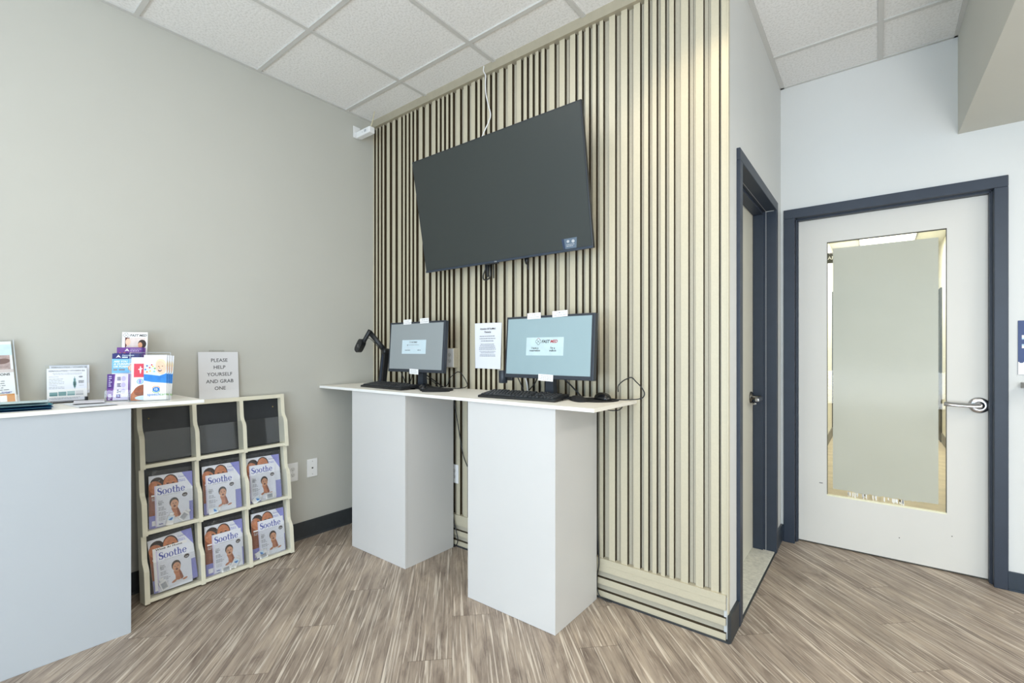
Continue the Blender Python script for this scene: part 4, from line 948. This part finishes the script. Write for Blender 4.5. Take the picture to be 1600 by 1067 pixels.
def a_spk(A, w, h_):
    A.rect(0, 0, w, h_, PAPER); A.rect(0, h_ * .42, w, h_ * .80, SKYL); A.rect(0, h_ * .80, w, h_, PAPERC, True)
    A.poly([(0, h_ * .44), (.03, h_ * .40), (w, h_ * .37), (w, h_ * .60), (.085, h_ * .585), (.06, h_ * .535), (.03, h_ * .56), (0, h_ * .58)], BLUE)
    A.ell(.066, h_ * .79, .0215, .027, mat('fair_hair_ink', 'e2d3b4', .7), 12); A.ell(.065, h_ * .715, .0205, .033, PINK, 12); A.ell(.057, h_ * .745, .003, .0016, HAIR); A.ell(.071, h_ * .75, .003, .0016, HAIR, same=True); A.ell(.060, h_ * .715, .0025, .003, SKINL, same=True); A.ell(.062, h_ * .658, .0075, .0055, LIP, 10, True); A.ell(.0625, h_ * .667, .006, .002, PAPER)
    for k_, (a, b, c_) in enumerate(((.012, .76, SOOTH), (.022, .72, RED), (.006, .68, BLUE), (.034, .745, YELL), (.042, .70, GREEN), (.024, .645, YELL), (.012, .625, ORNG), (.04, .635, SKY), (.03, .78, RED))): A.ell(a, h_ * b, .0038, .0038, c_, same=k_ > 0)
    A.ring(.048, h_ * .235, .017, .0145, GREEN, 200, 340); A.ring(.048, h_ * .235, .017, .0145, ORNG, 20, 160, True); A.ell(.048, h_ * .235, .014, .012, BLUE); A.text('12', .048, h_ * .215, .014, PAPER, 'C', .03)
    A.text('speech', .014, h_ * .10, .018, BLUE, 'L', .005); A.text('care', .062, h_ * .10, .018, GREEN, 'L')
leaflet('brochure', 'white brochure with red block, half hidden at the left of the single holder', lean(MBx, .002, .018, .004, 5), .09, .205, a_red)
for k_ in range(4): leaflet('brochure', 'brochure showing a laughing child in blue, front of the single holder' if k_ == 0 else 'further copies fanned behind the laughing-child brochure', lean(MBx, .052 + .0055 * k_, .004 + .0075 * k_, .004, 4, 1.5 * k_ * .6), .088, .216, a_spk, None if k_ == 0 else 'laughing-child brochures behind the first')

# vitamin price sheets on a small black stand
MV = Matrix.Translation((-2.985, .378, CT)) @ Matrix.Rotation(R(90), 4, 'Z')
t = thing('flyer_stand', 'small black-footed clear stand holding two vitamin flyers', 'flyer stand'); t.matrix_world = MV
MB().box(.012, .138, -.050, .014, 0, .006, BLKG, .002).box(.128, .138, -.018, .014, .0, .022, BLKG, .002).obj('foot', t)
MB().box(-.004, .142, .0155, .0175, .006, .172, ACRY).box(-.006, .142, .0155, .0178, .171, .1725, ACRYE).obj('clear_back', t)
def a_vit(A, w, h_):
    A.rect(0, 0, w, h_, PAPERC); A.fit('SEMAGLUTIDE / VITAMIN B6', w * .04, w * .95, h_ * .905, h_ * .062, INKG, bold=.03, shear=.1); A.lines(w * .12, w * .9, h_ * .845, 2, h_ * .035, h_ * .014, INKL, 3, 'C')
    A.text('SEMAGLUTIDE', w * .05, h_ * .735, h_ * .034, INKG); A.lines(w * .05, w * .45, h_ * .67, 4, h_ * .048, h_ * .016, INKL, 5); A.text('VITAMIN B6', w * .05, h_ * .47, h_ * .034, INKG); A.lines(w * .05, w * .5, h_ * .42, 2, h_ * .04, h_ * .016, INKL, 6)
    A.rect(w * .655, h_ * .40, w * .71, h_ * .68, TEALP); A.rect(w * .64, h_ * .46, w * .725, h_ * .58, TEALP, True); A.rect(w * .675, h_ * .36, w * .69, h_ * .74, TEALP, True)
    A.ell(w * .84, h_ * .73, w * .055, h_ * .025, INKG); A.rect(w * .78, h_ * .53, w * .92, h_ * .62, INKL, True); A.lines(w * .78, w * .92, h_ * .59, 3, h_ * .03, h_ * .018, INKG, 8); A.lines(w * .79, w * .93, h_ * .45, 1, .01, h_ * .014, INKL, 8)
    A.rect(0, h_ * .10, w, h_ * .36, PAPER)
    for k_ in range(4): A.rect(w * (.06 + k_ * .215), h_ * .155, w * (.255 + k_ * .215), h_ * (.27 + .01 * k_), (TEALP, TEALP, mat('light_teal_ink', 'a9c4c4', .7), PAPERG)[k_]); A.rect(w * (.06 + k_ * .215), h_ * .155, w * (.255 + k_ * .215), h_ * .20, (mat('mid_teal_ink', '5f8a8c', .7), TEALP, TEALP, INKL)[k_])
    A.lines(w * .05, w * .9, h_ * .09, 2, h_ * .035, h_ * .014, INKL, 9)
leaflet('flyer', 'vitamin flyer at the back of the small stand, only its heading showing', MV @ Matrix.Translation((.010, .012, .0375)) @ Matrix.Rotation(R(-3), 4, 'X'), .138, .135, a_vit, cat='flyer', th=.0008)
leaflet('flyer', 'vitamin flyer with teal price boxes in front on the small stand', MV @ Matrix.Translation((.0, .002, .0072)) @ Matrix.Rotation(R(-3.5), 4, 'X'), .138, .150, a_vit, cat='flyer', th=.0008)

# tall easel sign at the left edge
t = thing('tabletop_sign', 'clear-framed tabletop sign with an orange lower block, cut by the left photo edge', 'sign', (-2.968, .074, CT), (R(-11), R(-3), R(90)))
MB().box(-.006, .216, -.0032, -.0022, 0, .282, ACRY).box(-.006, .216, .002, .0035, 0, .282, ACRY).box(-.006, .216, -.045, .03, 0, .003, ACRY).box(.214, .217, -.0034, .0036, 0, .282, ACRYE).obj('acrylic_frame', t)
m = MB(); m.box(0, .208, 0, .0008, .004, .276, PAPER); A = Art()
A.rect(0, .215, .208, .262, SKYL); A.rect(0, .150, .200, .215, PHOTO); A.ell(.178, .188, .022, .012, mat('dusty_brown_ink', '7f6560', .7), 10); A.rect(0, .138, .208, .152, mat('pale_photo_ink', 'd8cdcb', .7))
A.text('SIONS', .196, .125, .0145, INK, 'R', .03); A.lines(.06, .196, .108, 6, .0095, .0035, INKG, 2); A.lines(.10, .196, .046, 1, .01, .0035, INKG, 4)
A.text('TODAY', .197, .050 - .002, .009, SOOTH, 'R', .03); A.rect(0, .004, .204, .043, OCHRE); A.rect(.142, .010, .180, .038, PAPER)
A.into(m); m.obj('poster', t)

# leaflets lying flat
def flat(lab, x, y, yaw, w, l, top, inside, z, gap, group=None):
    """folded leaflet lying down, its open edges toward the room"""
    m = MB(); n = 8
    v = []; f = []
    for s_, (za, zb) in enumerate(((.0, .0), (.0008, .0008), (.001 + gap * .0, .001 + gap), (.002, .002 + gap))):
        for i in range(n + 1):
            q = i / n; z_ = za + (zb - za) * math.sin(q * math.pi / 2)
            v += [(-w / 2, l / 2 - l * q, z_), (w / 2, l / 2 - l * q, z_)]
    def strip(a, b_, mm):
        k = (n + 1) * 2
        for i in range(n):
            m.raw([v[a * k + 2 * i], v[a * k + 2 * i + 1], v[a * k + 2 * i + 3], v[a * k + 2 * i + 2]], [(0, 1, 2, 3)], mm)
    strip(0, 0, PAPER); strip(1, 1, inside); strip(2, 2, inside); strip(3, 3, top)
    for sd in (0, 1):
        k = (n + 1) * 2
        for i in range(n):
            m.raw([v[2 * i + sd], v[2 * i + 2 + sd], v[k + 2 * i + 2 + sd], v[k + 2 * i + sd]], [(0, 1, 2, 3)], inside)
            m.raw([v[2 * k + 2 * i + sd], v[2 * k + 2 * i + 2 + sd], v[3 * k + 2 * i + 2 + sd], v[3 * k + 2 * i + sd]], [(0, 1, 2, 3)], inside)
    m.box(-w / 2, w / 2, l / 2 - .001, l / 2, 0, .002, top)
    o = m.obj('leaflet'); o.location = (x, y, z); o.rotation_euler = (0, 0, R(yaw))
    return tag(o, lab, 'leaflet', group)
PATT = mat('pale_patterned_cover', 'c3dade', .6, var=.2, scale=55)
flat('deep blue folded leaflet at the bottom of the teal pile', -2.80, .235, 84, .26, .25, TEAL, TEALD, CT, .006)
flat('teal folded leaflet in the middle of the teal pile', -2.805, .240, 87, .25, .25, TEAL, TEALD, CT + .0085, .008)
flat('pale patterned leaflet lying on top of the teal pile', -2.815, .235, 82, .25, .245, PATT, PATT, CT + .019, .009)
flat('white leaflet with a blue corner lying flat under another on the counter', -2.765, .482, 95, .13, .26, mat('white_blue_cover', 'dfe5ec', .6, var=.08, scale=14), PAPER, CT, .0015)
flat('small white leaflet with dark photo lying on top of the blue-cornered one', -2.845, .498, 80, .105, .20, mat('white_photo_cover', 'dcdbe2', .6, var=.25, scale=11), PAPER, CT + .0042, .002)

# ================================================================== light and camera
def area(name, loc, rot, sx, sy, power, col, spread=180):
    l = bpy.data.lights.new(name, 'AREA'); l.shape = 'RECTANGLE'; l.size = sx; l.size_y = sy; l.energy = power; l.color = col; l.spread = R(spread)
    o = bpy.data.objects.new(name, l); C.objects.link(o); o.location = loc; o.rotation_euler = rot; return o
area('window_daylight', (.6, -3.12, 1.6), (R(90), 0, 0), 4.6, 2.1, 58, (.38, .70, 1.0)); area('low_fill_light', (.6, -3.12, .6), (R(125), 0, 0), 4.6, .7, 75, (.88, .94, 1.0))  # the low tilted lamp is added to brighten the ceiling, like ground bounce
for x, y, z, pw in ((-1.5, .95, 2.985, 6), (-.4, -.6, 2.985, 9), (-1.6, -2.2, 2.985, 9), (-.4, -2.2, 2.985, 12), (1.5, .6, 2.45, 11), (1.5, -1.4, 2.45, 8), (1.7, 2.2, 2.45, 15)):  # unseen ceiling lamps; some added to brighten the tables and right side
    area('troffer_and_fill_lamp', (x, y, z), (0, 0, 0), .55, 1.15, pw, (1, .955, .90))
area('upward_fill_light', (1.0, -.5, 1.1), (R(180), 0, 0), .6, .6, 50, (1, .98, .95))  # unseen fill, added to even out the ceiling and right side
s_ = bpy.data.lights.new('downlight_lamp', 'SPOT'); s_.energy = 14; s_.color = (1, .80, .50); s_.spot_size = R(75); s_.spot_blend = .8; s_.shadow_soft_size = .05
o = bpy.data.objects.new('downlight_lamp', s_); C.objects.link(o); o.location = (-.62, 1.55, 2.98); o.rotation_euler = (R(28), 0, 0)
area('corridor_lamp', (.1, 7.9, 2.73), (0, 0, 0), .55, 1.15, 26, (1, .98, .90)); area('corridor_lamp', (.1, 6.0, 2.73), (0, 0, 0), .55, 1.15, 10, (1, .98, .90))
w = bpy.data.worlds.new('World'); SC.world = w; w.use_nodes = True
bg = w.node_tree.nodes['Background']; bg.inputs[0].default_value = (.80, .90, 1.0, 1); bg.inputs[1].default_value = .9

cam = bpy.data.cameras.new('Camera'); cam.sensor_width = 36; cam.sensor_fit = 'HORIZONTAL'; cam.lens = 731.5 * 36 / 1600; cam.shift_y = 14.5 / 1600; cam.clip_start = .02
co = bpy.data.objects.new('Camera', cam); C.objects.link(co); co.location = (0, 0, H); co.rotation_euler = (R(90), 0, R(37.98)); SC.camera = co
SC.view_settings.view_transform = 'Standard'; SC.view_settings.look = 'None'; SC.view_settings.exposure = 0.62; SC.view_settings.gamma = 1.0
SC.cycles.use_denoising = True; SC.cycles.max_bounces = 8; SC.cycles.diffuse_bounces = 5; SC.cycles.transparent_max_bounces = 24
